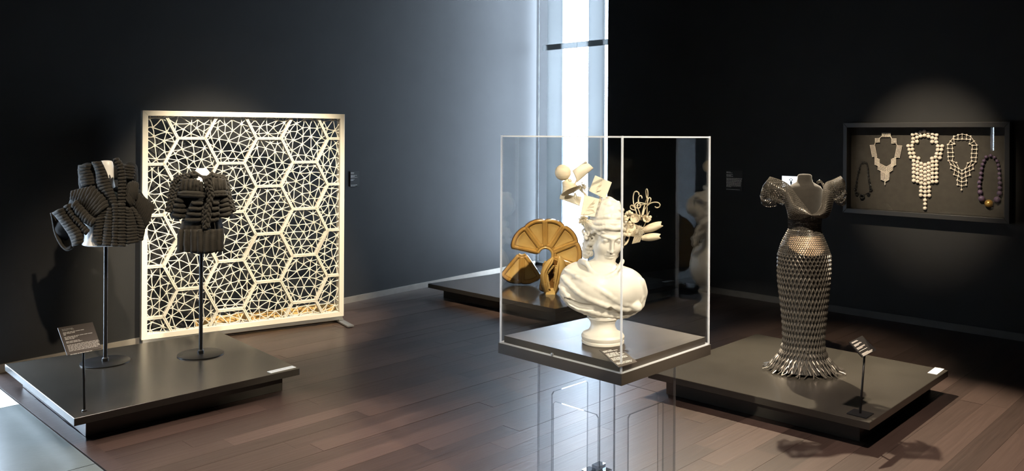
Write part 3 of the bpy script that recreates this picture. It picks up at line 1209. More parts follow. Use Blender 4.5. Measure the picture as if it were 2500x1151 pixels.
def nz(x, y, d=0.):
    p = onplane(2040 + x / 3.9696, 280 + y / 3.9696, NPL, NW)
    return p + NW * d


NPX = .00365 / 3.9696 * .98


def sphere_proto(r, mat_, seg=14, rings=9, name='bead'):
    g = G(); g.sphere((0, 0, 0), r, seg, rings)
    return new_mesh(name, g, mat_, (0, 0, 0), True)


def bead(me, p, parent, name='bead'):
    o = bpy.data.objects.new(name, me)
    COL.objects.link(o)
    o.parent = parent
    o.location = Vector(p) - root_of(parent).location
    return o


def thread(p, q, r, parent_g):
    parent_g.tube([p, q], r, 5)


# (a) big white beads
nk = thing('bead_necklace', 'long bib necklace of large white round beads, centre of the shadow box', 'necklace', nz(866, 200))
top1 = [(747, 195), (785, 185), (824, 172), (861, 165), (900, 178), (940, 188), (980, 198)]
top2 = [(752, 234), (790, 222), (826, 210), (862, 203), (900, 212), (937, 226), (973, 234)]
top3 = [(749, 270), (790, 262), (936, 264), (978, 268)]
sL = [(704, 304), (741, 302), (713, 340), (746, 338), (720, 377), (756, 376), (728, 414), (765, 412), (804, 424)]
sR = [(991, 306), (1033, 306), (990, 342), (1026, 342), (980, 380), (1018, 382), (970, 414), (1012, 420), (935, 426)]
cols = {757: [450, 488, 525, 562, 602, 640], 794: [460, 497, 535, 572, 612, 650], 830: [476, 512, 550, 588, 625, 664],
        867: [487, 524, 562, 598, 636, 674], 903: [474, 512, 550, 588, 625, 664], 940: [458, 497, 535, 572, 612, 652], 978: [456, 492, 530, 570, 610, 650]}
low = [(830, 707), (867, 712), (908, 705), (828, 743), (868, 750), (906, 745), (826, 782), (868, 788), (908, 785), (867, 830), (867, 868), (866, 908)]
pts = top1 + top2 + top3 + sL + sR + [(x, y) for x, ys in cols.items() for y in ys] + low
me = sphere_proto(.0168, 'bead_white')
W3 = [nz(*p) for p in pts]
g = G()
for i, p in enumerate(W3):
    bead(me, p, nk)
    for q in W3[i + 1:]:
        if np.linalg.norm(p - q) < .043:
            thread(p, q, .004, g)
obj('thread', g, 'bead_white', nk)

# (b) small bead mesh
nk = thing('bead_necklace', 'stepped collar necklace of many tiny white beads, left of the large beads', 'necklace', nz(488, 200))


def block(p00, p10, p01, nu, nv, r=6.2):
    g = G()
    a, b, c = map(np.array, (p00, p10, p01))
    P = {}
    for i in range(nu):
        for j in range(nv):
            q = a + (b - a) * i / max(1, nu - 1) + (c - a) * j / max(1, nv - 1)
            P[i, j] = nz(*q)
            g.sphere(P[i, j], r * NPX, 8, 5)
    for (i, j), p in P.items():
        for k in ((i + 1, j), (i, j + 1)):
            if k in P: thread(p, P[k], .0018, g)
    obj('bead_block', g, 'bead_white', nk, smooth=True)


block((453, 180), (530, 180), (453, 214), 6, 4)
block((386, 234), (424, 232), (386, 268), 4, 4)
block((545, 236), (585, 236), (545, 276), 4, 4)
block((337, 300), (376, 297), (358, 408), 4, 9)
block((598, 302), (640, 306), (576, 410), 4, 9)
block((382, 418), (422, 436), (382, 484), 5, 6)
block((582, 418), (542, 436), (582, 486), 5, 6)
block((412, 468), (488, 508), (412, 530), 7, 5)
block((560, 468), (496, 508), (552, 538), 7, 5)
block((441, 546), (480, 562), (442, 628), 4, 7)
block((520, 544), (488, 560), (516, 630), 4, 7)
block((478, 630), (478, 631), (478, 680), 1, 5)
g = G()
for p, q in (((424, 232), (453, 205)), ((530, 205), (545, 236)), ((386, 268), (376, 297)), ((585, 276), (598, 302)), ((392, 408), (400, 425)), ((600, 412), (570, 425))):
    thread(nz(*p), nz(*q), .003, g)
obj('thread', g, 'bead_white', nk)

# (c) hexagon link net
nk = thing('link_necklace', 'openwork white necklace of small beads joined by straight links', 'necklace', nz(1226, 200))
oL = [(1227, 188), (1187, 199), (1148, 212), (1113, 260), (1087, 293), (1088, 330), (1090, 370), (1092, 410), (1095, 447)]
iL = [(1227, 238), (1187, 240), (1146, 240), (1152, 285), (1130, 292), (1133, 332), (1136, 370), (1138, 408), (1130, 450)]
oR = [(1270, 198), (1309, 212), (1344, 260), (1370, 298), (1368, 338), (1366, 378), (1362, 418), (1358, 458)]
iR = [(1268, 240), (1306, 243), (1298, 285), (1326, 300), (1324, 338), (1320, 378), (1318, 418), (1320, 452)]
arms = [[(1095, 447), (1130, 450), (1172, 468)], [(1358, 458), (1320, 452), (1282, 472)],
        [(1118, 487), (1160, 505), (1196, 526), (1225, 543), (1258, 526), (1294, 505), (1330, 490)],
        [(1118, 522), (1156, 540), (1192, 560), (1225, 578), (1260, 560), (1298, 545), (1334, 528)],
        [(1148, 582), (1190, 598), (1224, 620), (1262, 600), (1302, 588)], [(1180, 637), (1222, 655), (1268, 645)],
        [(1182, 680), (1221, 692), (1264, 684)], [(1221, 730)]]
g = G(); gl = G()
for ch in (oL, iL, oR, iR): pass
chains = [oL, iL, [oL[0]] + oR, [iL[0]] + iR] + arms[:-1]
links = [(o, i) for o, i in zip(oL, iL)] + [(o, i) for o, i in zip(oR, iR)]
for ch in chains:
    links += list(zip(ch[:-1], ch[1:]))
links += list(zip(arms[0], arms[2][:3])) + list(zip(arms[1], arms[2][::-1][:3]))
links += list(zip(arms[2], arms[3])) + list(zip(arms[3][1:-1], arms[4])) + list(zip(arms[4][1:-1], arms[5])) + list(zip(arms[5], arms[6])) + [(arms[6][1], arms[7][0])]
nodes = {p for l in links for p in l}
me = sphere_proto(9.5 * NPX, 'bead_white', 10, 7)
for p in sorted(nodes):
    bead(me, nz(*p), nk)
for p, q in links:
    thread(nz(*p), nz(*q), .0027, gl)
obj('link_rods', gl, 'bead_white', nk)

# (d) purple beads
nk = thing('bead_necklace', 'purple bead necklace with one gold bead, at the right end of the shadow box', 'necklace', nz(1503, 400))
lp = [(1503, 397, 15), (1461, 412, 16), (1439, 448, 16), (1425, 485, 17), (1417, 525, 17), (1411, 570, 18), (1406, 614, 18), (1396, 657, 19), (1395, 700, 19), (1402, 752, 24), (1416, 815, 29), (1487, 862, 37),
      (1567, 825, 29), (1590, 762, 23), (1592, 712, 19), (1593, 665, 19), (1590, 620, 18), (1588, 575, 17), (1585, 530, 17), (1578, 490, 16), (1567, 451, 16), (1541, 416, 15)]
for x, y, r in lp:
    bead(sphere_proto(r * NPX, 'bead_gold' if r == 37 else 'bead_purple'), nz(x, y, .004), nk)
g = G(); g.tube([nz(x, y, .004) for x, y, r in lp], .003, 5, True)
obj('thread', g, 'bead_purple', nk)
nk['label'] = 'purple bead necklace with one gold bead, at the right end of the shadow box'

# (e) black rings
nk = thing('ring_necklace', 'small black necklace of open rings, at the left end of the shadow box', 'necklace', nz(285, 460))
lp = [(285, 460, 9), (262, 464, 10), (242, 488, 10), (231, 520, 10), (224, 550, 11), (217, 583, 11), (210, 615, 12), (205, 650, 12), (200, 685, 13), (192, 718, 15), (206, 765, 19), (258, 795, 27),
      (318, 770, 18), (341, 725, 17), (334, 688, 13), (328, 654, 13), (322, 620, 12), (318, 585, 12), (315, 552, 11), (312, 520, 11), (308, 490, 10), (300, 468, 9)]
for x, y, r in lp:
    g = G(); g.torus(nz(x, y, .002), r * .74 * NPX, r * .3 * NPX, DW, UP, 14, 7)
    obj('ring', g, 'bead_black', nk, smooth=True)
g = G(); g.tube([nz(x, y - r * .5, -.006) for x, y, r in lp], .0016, 5, True)
obj('thread', g, 'cord_black', nk)

# ================================================================== GLASS CASE AND BUST
CC = np.array([.4516, 3.8546, 0])
BS = .917
half = .3475
cx1, cx2 = e1, e2                  # the case stands at 45 degrees, like the platforms
Lc, Fc, Rc, Bc = [np.array([*p, 0]) for p in ((-.055, 3.8615), (.4539, 3.3626), (.9353, 3.8514), (.4723, 4.3429))]
ZB, ZT = .7206, 1.699
case = thing('display_case', 'clear acrylic display case with dark base on clear legs, around the white bust', 'case', CC)
th = .009


def inset(pts, d):
    c = sum(pts) / len(pts)
    return [c + (p - c) * (1 - d / .3475) for p in pts]


cor = [Lc, Fc, Rc, Bc]
icor = inset(cor, th)
names = 4
for i in range(4):
    a, b = cor[i], cor[(i + 1) % 4]
    d = unit(b - a)
    L = np.linalg.norm(b - a)
    ia, ib = icor[i], icor[(i + 1) % 4]
    g = G()
    a2, b2 = a + d * th, b - d * th
    g.prism([p + UP * (ZB + .004) for p in (a2, b2, ib, ia)], [p + UP * (ZT - th - .0006) for p in (a2, b2, ib, ia)])
    obj('acrylic_pane', g, 'acrylic', case, fix=True)
    # polished edges at corner, bottom and top, whitened for the light they carry
    g = G(); g.obox(a + (icor[i] - a) * .5 + UP * (ZB + ZT) / 2, d * th * .38, unit(np.cross(d, UP)) * th * .38, UP * (ZT - ZB) / 2)
    obj('polished_edge', g, 'acrylic_edge', case)
    inn = -unit(np.cross(d, UP)); inn = inn if np.dot(inn, CC - a) > 0 else -inn
    g = G(); g.obox((a + b) / 2 + inn * th * .45 + UP * (ZB + .0015), d * (L / 2 - th), inn * th * .42, UP * .0026)
    obj('polished_edge', g, 'acrylic_edge_lit', case)
    g = G(); g.obox((a + b) / 2 + inn * th * .45 + UP * (ZT - th / 2), d * (L / 2 - th), inn * th * .42, UP * th * .36)
    obj('polished_edge', g, 'acrylic_edge', case)
g = G(); ic = inset(cor, th * 1.0)
g.prism([p + UP * (ZT - th * .9) for p in ic], [p + UP * (ZT - .0008) for p in ic])
obj('acrylic_lid', g, 'acrylic', case, fix=True)
g = G(); g.poly([p[:2] for p in inset(cor, -.003)], ZB - .0485, ZB - .0012)
o = obj('base_board', g, 'board_edge', case, fix=True)
DKZ = .7537
g = G(); g.poly([p[:2] for p in inset(cor, .016)], ZB - .001, DKZ)
o = obj('deck', g, 'deck_board', case, fix=True)
g = G(); sp_ = Lc + (Fc - Lc) * .47; nn = unit(np.cross(Fc - Lc, UP)); nn = nn if np.dot(nn, CC - Lc) < 0 else -nn
g.lathe(sp_ + nn * .001 + UP * (ZB + .008), [(.0075, 0), (.0075, .003), (.003, .004)], 12, nn)
obj('lock_screw', g, 'grey_steel', case, smooth=40)
# pedestal: four clear sheets, each with a doorway cut-out
hp = .5 / 2
pc = [CC + np.array(q) for q in ((-.325, 0, 0), (0, -.325, 0), (.325, 0, 0), (0, .325, 0))]
PT = ZB - .049
for i in range(4):
    a, b = pc[i], pc[(i + 1) % 4]
    d = unit(b - a); L = np.linalg.norm(b - a)
    inn = unit(CC - (a + b) / 2)
    t_ = .008
    lw, ht = .097, .47
    s0 = t_ if i % 2 == 0 else 0
    prof = [(s0, .003), (lw, .003), (lw, ht - .012), (lw + .012, ht), (L - lw - .012, ht), (L - lw, ht - .012), (L - lw, .003), (L - s0, .003), (L - s0, PT), (s0, PT)]
    g = G()
    bot = [a + d * x + UP * z for x, z in prof]
    top = [p + inn * t_ for p in bot]
    n = len(prof)
    g.add(bot + top, [])
    quads = [(0, 1, 2, 9), (2, 3, 8, 9), (3, 4, 8), (4, 5, 7, 8), (5, 6, 7)]
    quads = [(0, 1, 2, 9), (2, 3, 9), (3, 4, 8, 9), (4, 5, 8), (5, 6, 7, 8)]
    for q in quads:
        g.f.append(q); g.mi.append(0)
        g.f.append(tuple(v + n for v in q[::-1])); g.mi.append(0)
    for k in range(n):
        g.f.append((k, k + n, (k + 1) % n + n, (k + 1) % n)); g.mi.append(1)
    obj('clear_leg_panel', g, ['acrylic_leg', 'acrylic_edge_leg'], case, fix=True)
for k, (dx, dy, hh) in enumerate(((-.03, 0, .03), (.022, .015, .05), (-.008, -.03, .022), (.05, -.01, .03))):
    g = G(); c = CC + np.array([-.03 + dx, dy + .235, .0035 + hh / 2])
    g.obox(c, e1 * .03, e2 * .02, UP * hh / 2)
    obj('clear_bracket', g, 'acrylic_edge_leg', case)
# caption card leaning inside the case
cc_ = [atz(1463, 855, DKZ + .03), atz(1509, 846, DKZ + .03), atz(1556, 884, DKZ + .004), atz(1511, 897, DKZ + .004)]
cap_ = thing('caption_card', 'small brown caption card with white print lying inside the glass case', 'label', sum(cc_) / 4)
TL, TR, BR, BL = cc_
ux = unit(TR - TL); uy = unit(TL - BL); n = unit(np.cross(ux, uy))
g = G(); g.slab([BL, BR, TR, TL], -n, .003)
obj('card', g, 'label_brown', cap_, fix=True)
g = G(); W_ = np.linalg.norm(TR - TL); H_ = np.linalg.norm(TL - BL)
print_lines(g, TL + ux * W_ * .06 - uy * H_ * .1 + n * .0006, ux, uy, n, [l * W_ for l in (.45, .72, 0, .6, .75, .55, .8, 0, .8, .8, .5, 0, 0, .8, .75)], H_ / 19)
obj('printed_text', g, 'print_white', cap_, kind='stuff')
g = G(); g.obox(sum(cc_) / 4 - n * .006 - UP * .008, ux * W_ * .3, uy * H_ * .1, UP * .006)
obj('wedge', g, 'label_brown', cap_)

BO = np.array([.419, 3.737, DKZ])
bust = thing('classical_bust', 'white classical bust of a woman looking down, in the acrylic case', 'sculpture', BO)
F = Field((-.26, -.19, .10), (.26, .19, .74), .0034)


def fy(x, z, cx=-.005, cz=.272, rx=.213, rz=.142, ry=.128):
    return -ry * math.sqrt(max(.02, 1 - ((x - cx) / rx) ** 2 - ((z - cz) / rz) ** 2))


F.ell((-.005, .0, .262), (.213, .128, .130), .02)
F.cap((-.135, .025, .315), (.13, .025, .285), .076, .074, .03)
F.ell((-.06, -.07, .29), (.075, .06, .065), .04)
F.ell((.065, -.07, .275), (.075, .06, .065), .04)
F.cap((-.005, .012, .33), (.016, .018, .46), .060, .047, .028)
F.cap((-.005, .03, .375), (-.11, .035, .345), .035, .05, .025)
F.cap((-.005, .03, .375), (.11, .035, .315), .035, .05, .025)
# neckline edge and folds
ff = lambda pts, o=0.0: [np.array([x, fy(x, z) - o, z]) for x, z in pts]


def arc(pts, n=14):
    p = np.array(pts, float)
    t = np.linspace(0, 1, len(p)); tt = np.linspace(0, 1, n)
    # smooth by Catmull-Rom
    out = []
    for u in tt * (len(p) - 1):
        i = min(int(u), len(p) - 2); f = u - i
        p0, p1, p2, p3 = p[max(i - 1, 0)], p[i], p[i + 1], p[min(i + 2, len(p) - 1)]
        out.append(.5 * (2 * p1 + (p2 - p0) * f + (2 * p0 - 5 * p1 + 4 * p2 - p3) * f * f + (3 * p1 - p0 - 3 * p2 + p3) * f ** 3))
    return [tuple(q) for q in out]


F.path(ff(arc([(-.212, .285), (-.15, .215), (-.05, .17), (.06, .150), (.15, .165)]), .0), .013, .014)
F.path(ff(arc([(-.205, .33), (-.13, .268), (-.04, .225), (.06, .19), (.17, .175)]), .002), .009, .014)
F.path(ff(arc([(-.19, .365), (-.1, .325), (0, .27), (.09, .215), (.185, .19)]), .0), .007, .014)
F.path(ff(arc([(-.205, .25), (-.12, .18), (-.0, .142), (.11, .14), (.19, .19)]), .0), .012, .012)
F.path(ff(arc([(.05, .205), (.11, .185), (.17, .2), (.205, .27)]), .0), .008, .012)
F.path(ff(arc([(.19, .20), (.200, .26), (.185, .32)]), .0), .010, .014)
F.path(ff(arc([(-.185, .232), (-.13, .203), (-.07, .198)]), .006), .010, .012, True)
F.path(ff(arc([(.02, .192), (.06, .163), (.10, .158)]), .006), .010, .012, True)
F.ell((.160, -.070, .195), (.026, .022, .024), .016)
F.path([np.array(p) for p in arc([(-.085, -.055, .40), (-.06, -.085, .365), (-.01, -.098, .342), (.045, -.088, .36), (.085, -.05, .405), (.095, .0, .41)])], .008, .012)
F.path([np.array(p) for p in arc([(-.085, -.055, .40), (-.10, -.02, .405), (-.11, .03, .40)])], .009, .012)
# head
yaw, pit, rol = math.radians(11), math.radians(19), math.radians(-3)
fw_ = np.array([math.sin(yaw) * math.cos(pit), -math.cos(yaw) * math.cos(pit), -math.sin(pit)])
xr = np.array([math.cos(yaw), math.sin(yaw), 0])
up_ = np.cross(fw_, xr); up_ = up_ if up_[2] > 0 else -up_
xr, up_ = xr * math.cos(rol) + up_ * math.sin(rol), up_ * math.cos(rol) - xr * math.sin(rol)
HM = np.stack([xr, fw_, up_], 1)
HO = np.array([.022, .012, .535])


def h(x, f, u):
    return HO + xr * x + fw_ * f + up_ * u


def hell(c, r, k=.01, sub=False):
    F.ell(h(*c), r, k, HM, sub)


hell((0, -.018, .035), (.074, .094, .086), .01)
hell((0, .020, -.040), (.057, .066, .082), .03)
hell((0, .046, -.098), (.026, .028, .024), .025)
for sgn in (-1, 1):
    F.cap(h(sgn * .05, -.005, -.055), h(sgn * .014, .055, -.102), .018, .016, .025)
    hell((sgn * .036, .050, -.038), (.024, .026, .026), .025)
    F.cap(h(sgn * .012, .083, .020), h(sgn * .046, .058, .022), .008, .007, .014)
    hell((sgn * .030, .093, .003), (.019, .016, .012), .012, True)
    hell((sgn * .0305, .0655, -.001), (.0155, .0150, .0135), .006)
    F.path([h(sgn * .0305 + x, .0795 - .5 * abs(x) ** 1.0 * .45, -.0055 + 9 * x * x) for x in (-.014, -.007, 0, .007, .014)], .0017, .003, True)
    F.path([h(sgn * .0305 + x, .0785 - .5 * abs(x) * .5, .0085 - 14 * x * x) for x in (-.015, -.008, 0, .008, .015)], .0025, .004)
    hell((sgn * .0095, .089, -.047), (.0085, .009, .0065), .006)
    hell((sgn * .0065, .096, -.0535), (.0035, .005, .003), .002, True)
F.cap(h(0, .080, .018), h(0, .098, -.038), .008, .0085, .010)
hell((0, .100, -.043), (.0098, .0095, .008), .006)
F.path([h(x, .0845 - 13 * x * x, -.0705 + .006 * (abs(x) < .007) * (abs(x) > .001)) for x in (-.021, -.012, -.005, 0, .005, .012, .021)], .0062, .006)
F.path([h(x, .0825 - 13 * x * x, -.0815) for x in (-.016, -.008, 0, .008, .016)], .0068, .006)
F.path([h(x, .0915 - 14 * x * x, -.0758 + 4 * x * x) for x in (-.023, -.012, 0, .012, .023)], .0020, .003, True)
hell((0, .083, -.060), (.004, .006, .006), .004, True)
# hair: cap with waves, curls round the face, side locks
hell((0, -.034, .058), (.086, .092, .082), .008)
hell((.0, -.05, .125), (.066, .070, .050), .02)
hell((0, -.115, .06), (.062, .055, .065), .015)
hr = random.Random(5)
for sgn in (-1, 1):
    for j in range(6):
        y0 = .070 - .016 * j - .002 * j * j
        u0 = .064 + .022 * j - .0012 * j * j
        P = [(sgn * .006, y0, u0 + .004), (sgn * .034, y0 - .004, u0 + .004 + .004 * (-1) ** j), (sgn * .064, y0 - .030, u0 - .012), (sgn * .087 - sgn * .004 * j, y0 - .075, u0 - .026 + .004 * (-1) ** j), (sgn * .075, y0 - .115 + .01 * j, u0 - .02)]
        F.path([h(*q) for q in arc(P, 12)], .0105, .005)
for k in range(17):
    ph = math.radians(-112 + 14 * k)
    c = h(math.sin(ph) * .088, math.cos(ph) * .084 - .022, .056 - .055 * abs(ph) / 1.9 + hr.uniform(-.006, .006))
    if k % 2 and abs(ph) > .3:
        F.tor(c, .0125, .0068, np.array([math.sin(ph), -math.cos(ph), .3]) + np.array([hr.uniform(-.4, .4), 0, hr.uniform(-.3, .5)]), .003)
    elif abs(ph) > .3:
        F.ell(c, (.015, .015, .012), .004)
for k in range(34):
    a, b = hr.uniform(0, 2 * PI), hr.uniform(.15, 1.0)
    F.tor(h(.078 * math.cos(a) * b, -.05 + .072 * math.sin(a) * b, .168 - .060 * b * b), .0135, .0068, (math.cos(a) * .6, math.sin(a) * .6, hr.uniform(.4, 1)), .004)
for sgn in (-1, 1):
    F.cap(h(sgn * .092, -.02, .04), h(sgn * .078, -.045, -.11), .024, .018, .01)
    for k in range(46):
        t = hr.random()
        wdt = .036 * (1 - .75 * t)
        c = h(sgn * (.088 - .014 * t + hr.uniform(-.012, wdt)), -.012 - .03 * t + hr.uniform(-.03, .022), .060 - .21 * t)
        if k % 2 == 0:
            F.tor(c, hr.uniform(.010, .014), .0062, np.array([sgn * hr.uniform(.2, 1), -.8, hr.uniform(-.5, .5)]), .003)
        else:
            F.ell(c, (hr.uniform(.010, .016),) * 3, .003)
v, f = F.mesh()
g = G(); g.add(v * BS + BO, [tuple(q) for q in f])
fig = obj('figure', g, 'plaster', bust, smooth=True)
sm = fig.modifiers.new('smooth', 'CORRECTIVE_SMOOTH') if False else fig.modifiers.new('smooth', 'SMOOTH')
sm.factor = .5; sm.iterations = 1
g = G()
g.lathe(BO, [(.100, .0005), (.105, .006), (.105, .016), (.101, .019), (.106, .028), (.107, .038), (.100, .050), (.082, .058), (.071, .066), (.063, .080), (.060, .095), (.063, .108), (.071, .118), (.072, .122), (.079, .125), (.080, .136), (.074, .146), (.06, .16)], 48)
g.v = [tuple(BO + (np.array(q) - BO) * BS) for q in g.v]
obj('socle', g, 'plaster', bust, smooth=35)

# ---- headpiece
YB = 3.723
hp_ = thing('carved_headpiece', 'pale carved headpiece of ball, cards, tufts, wires and leaves on the bust head', 'headpiece', BO + np.array([.03, 0, .60]))


def bp(px, py, dep=0.):
    return atY(px, py, YB - dep)


def b8(x, y, dep=0.):
    return bp(1330 + x / 4.4258, 380 + y / 4.4258, dep)


PXB = YB / FPX
g = G(); g.sphere(bp(1374.5, 421.5, 0), 19.8 * PXB, 28, 18)
for k in range(-7, 8):
    pass
obj('ball', g, 'carved_wood', hp_, smooth=True)
tip, rim = b8(232, 275), b8(282, 388)
ax = unit(rim - tip)
ax = unit(ax + np.array([0, .0, 0]) + np.array([0, -.35, 0]))
L = np.linalg.norm(rim - tip)
g = G(); g.lathe(tip, [(11 * PXB, 0), (13.5 * PXB, L * .3), (18 * PXB, L * .68), (25 * PXB, L * .97), (25.5 * PXB, L), (23.5 * PXB, L), (16 * PXB, L * .7), (9 * PXB, L * .3)], 32, ax)
obj('bell', g, 'carved_wood', hp_, smooth=50)
g = G(); g.sphere(b8(270, 270, .02), 4.6 * PXB, 14, 9)
obj('small_ball', g, 'carved_wood', hp_, smooth=True)


def card(pts, name='card', m='ivory_card', th=.003):
    P = [np.array(p) for p in pts]
    n = unit(np.cross(P[1] - P[0], P[2] - P[0]))
    g = G(); g.slab(P, n, th)
    return obj(name, g, m, hp_, fix=True), n if n[1] < 0 else -n


def scribble(c, a, b, n, seed, parent, turns=10, r=.0007):
    rr = random.Random(seed)
    g = G(); P = []
    for k in range(46):
        t = k / 45
        P.append(c + a * (math.sin(turns * t * 2.2) * (.35 + .5 * t) + rr.uniform(-.12, .12)) + b * (1 - 2 * t + .18 * math.cos(turns * 1.7 * t)) + n * .0025)
    g.tube(P, r, 4)
    obj('engraving', g, 'carved_wood', parent)


c1, n1 = card([b8(545, 215, .01), b8(725, 290, .0), b8(655, 470, .0), b8(478, 385, .01)])
scribble(b8(585, 360, .008), np.array([.016, 0, .006]), np.array([.006, 0, .033]), n1, 1, c1)
c2, n2 = card([b8(425, 425, .03), b8(590, 470, .03), b8(540, 660, .04), b8(385, 650, .035)])
scribble(b8(500, 560, .036), np.array([.026, 0, .002]), np.array([.008, 0, .030]), n2, 2, c2, 14)
c3, n3 = card([b8(168, 425, -.03), b8(240, 420, -.03), b8(400, 445, -.02), b8(378, 545, -.02), b8(160, 465, -.03)])
# bent scroll
g = G()


def scrollfn(u, v):
    a = b8(300 + (440 - 300) * u, 165 - (165 - 65) * u, 0); b = b8(345 + (525 - 345) * u, 290 - (290 - 135) * u, .0)
    p = a + (b - a) * v
    return p + np.array([0, -1, .15]) * (.016 * math.sin(PI * v) + .012 * math.sin(PI * u * 1.5) * (1 - v))


nu, nv = 12, 10
g.grid(scrollfn, nu, nv)
g2 = G(); g2.v = g.v; g2.f = g.f; g2.mi = g.mi; g2.tone = g.tone
o = obj('scroll', g2, 'ivory_card', hp_, smooth=True)
so = o.modifiers.new('solid', 'SOLIDIFY'); so.thickness = .0025
g = G(); g.tube([b8(430 + 6 * math.cos(t), 66 + 7 * math.sin(t), .012 - .002 * t) + np.array([.002 * t, 0, -.001 * t]) for t in np.linspace(0, 5, 20)], .004, 6)
obj('scroll_curl', g, 'ivory_card', o, smooth=True)


def tuft(c, dirv, ln, n, spread, seed, r=.0011):
    rr = random.Random(seed)
    ln *= BS; r *= .72; n = int(n * 1.9)
    g = G()
    for k in range(n):
        d = unit(unit(dirv) + np.array([rr.gauss(0, spread), rr.gauss(0, spread), rr.gauss(0, spread)]))
        l = ln * rr.uniform(.75, 1.05)
        q = c + d * .006
        g.tube([q, q + d * l * .6 + np.array([0, 0, -.002]), q + d * l + np.array([0, 0, -.004])], [r, r, r * .4], 4)
    t = obj('bristle_tuft', g, 'ivory_card', hp_, kind='stuff')
    return t


tuft(b8(400, 330, .03), (.1, -.5, -.15), .036, 110, .75, 3)
tuft(b8(330, 395, .02), (-.15, -.35, -.8), .026, 45, .35, 4)
tuft(b8(425, 690, .03), (-.35, -.6, -.15), .034, 130, .62, 5)
g = G(); g.lathe(b8(425, 668, .02), [(.017, 0), (.018, .004), (.012, .012)], 16, (-.2, -.5, -1))
obj('tuft_cup', g, 'carved_wood', hp_, smooth=40)
g = G(); g.tube([bp(x, y, -.012) for x, y in arc([(1462, 548), (1448, 505), (1428, 474), (1402, 452), (1384, 436)], 20)], .005, 8)
obj('stem', g, 'carved_wood', hp_, smooth=True)
g = G(); g.tube([bp(x, y, -.012) for x, y in arc([(1460, 510), (1466, 482), (1470, 462)], 8)], .004, 8)
obj('stem', g, 'carved_wood', hp_, smooth=True)
g = G(); g.tube([bp(x, y, -.004) for x, y in arc([(1402, 452), (1412, 432), (1420, 418)], 8)], .004, 8)
obj('stem', g, 'carved_wood', hp_, smooth=True)
g = G(); g.tube([bp(x, y, -.002) for x, y in arc([(1530, 545), (1552, 552), (1575, 560), (1590, 562)], 10)], .006, 8)
obj('stem', g, 'carved_wood', hp_, smooth=True)
# wire curls
wires = [[(1000, 660), (985, 600), (960, 520), (955, 450), (968, 400), (992, 388), (1012, 402), (1018, 425)],
         [(1045, 665), (1060, 600), (1085, 520), (1112, 440), (1112, 385), (1101, 362), (1092, 385), (1098, 440), (1108, 470)],
         [(1062, 645), (1080, 580), (1120, 530), (1170, 508), (1220, 508), (1245, 530), (1235, 556), (1208, 565), (1192, 555)],
         [(1012, 500), (1012, 465), (1022, 440), (1038, 434), (1048, 448), (1050, 462)],
         [(1105, 640), (1104, 560), (1110, 500), (1120, 465), (1135, 456), (1146, 470), (1142, 494)],
         [(1040, 700), (1030, 640), (1012, 585), (1000, 545), (1010, 520), (1035, 530), (1030, 560), (1005, 570), (980, 560), (975, 530), (1000, 508), (1040, 512), (1080, 520)],
         [(985, 590), (955, 588), (930, 575), (925, 552), (938, 538), (955, 545), (952, 560)],
         [(1000, 640), (1090, 670), (1130, 605)], [(1060, 790), (1100, 700), (1110, 640)],
         [(990, 545), (1040, 535), (1095, 525), (1132, 512), (1138, 500)]]
for k, wq in enumerate(wires):
    g = G(); g.tube([b8(x, y, .02 + .008 * math.sin(k + i * .4)) for i, (x, y) in enumerate(arc(wq, 30))], .0027 if k < 7 else .0018, 6)
    obj('wire_curl', g, 'carved_wood', hp_, smooth=True)


# leaves / pods on the right
def pod(a, b, wd, name, dep):
    wd *= BS
    a, b = b8(*a, dep), b8(*b, dep - .015)
    d = b - a
    up = unit(np.cross(d, (0, 1, 0))); up = up if up[2] > 0 else -up
    g = G()

    def fn(u, v):
        s = math.sin(PI * min(1, .08 + u * .80)) ** .7
        y = (v - .5) * 2
        notch = .12 * (1 - abs(y)) * (u > .9)
        return a + d * (u - notch) + up * wd * s * y * .5 + np.array([0, -1, 0]) * (.016 * s * (1 - y * y))
    g.grid(fn, 16, 10)
    o = obj(name, g, 'carved_wood', hp_, smooth=True)
    so = o.modifiers.new('solid', 'SOLIDIFY'); so.thickness = .004; so.offset = 1
    for y in (-.25, 0, .25):
        g = G(); g.tube([a + d * u + up * wd * y * math.sin(PI * (.08 + u * .8)) ** .7 + np.array([0, -1, 0]) * (.0175 * math.sin(PI * (.08 + u * .8)) ** .7 * (1 - 4 * y * y) + .001) for u in np.linspace(.1, .85, 10)], .0009, 4)
        obj('vein', g, 'carved_wood', o)


pod((1060, 812), (1268, 738), .034, 'carved_leaf', .02)
pod((1045, 892), (1250, 872), .030, 'carved_leaf', .025)
g = G(); g.lathe(b8(935, 800, .01), [(.018, -.03), (.022, -.01), (.02, .012), (.01, .03)], 14, (.2, .2, 1), sy=.35)
obj('pod_shell', g, 'carved_wood', hp_, smooth=True)
hr = random.Random(11)
for k in range(22):
    x, y = hr.uniform(870, 1000), hr.uniform(610, 860)
    g = G(); g.sphere(b8(x, y, hr.uniform(.0, .03)), hr.uniform(.0055, .011), 12, 8, (1, 1, hr.uniform(.7, 1)))
    obj('carved_bud', g, 'carved_wood', hp_, smooth=True)
for (x, y, R_) in ((1130, 690, .0085), (1105, 668, .007), (1140, 665, .007), (915, 610, .008), (890, 625, .007), (940, 625, .007)):
    g = G(); g.sphere(b8(x, y, .03), R_, 12, 8, (1, .6, 1))
    obj('petal', g, 'carved_wood', hp_, smooth=True)
g = G(); g.lathe(b8(1078, 700, .02), [(.009, 0), (.012, .006), (.019, .022), (.0185, .0225), (.010, .006)], 20, (.2, -.7, .35))
obj('flower_cup', g, 'carved_wood', hp_, smooth=50)
g = G(); g.lathe(b8(985, 690, .015), [(.010, 0), (.014, .004), (.022, .02), (.021, .0205), (.011, .005)], 20, (-.3, -.8, .3))
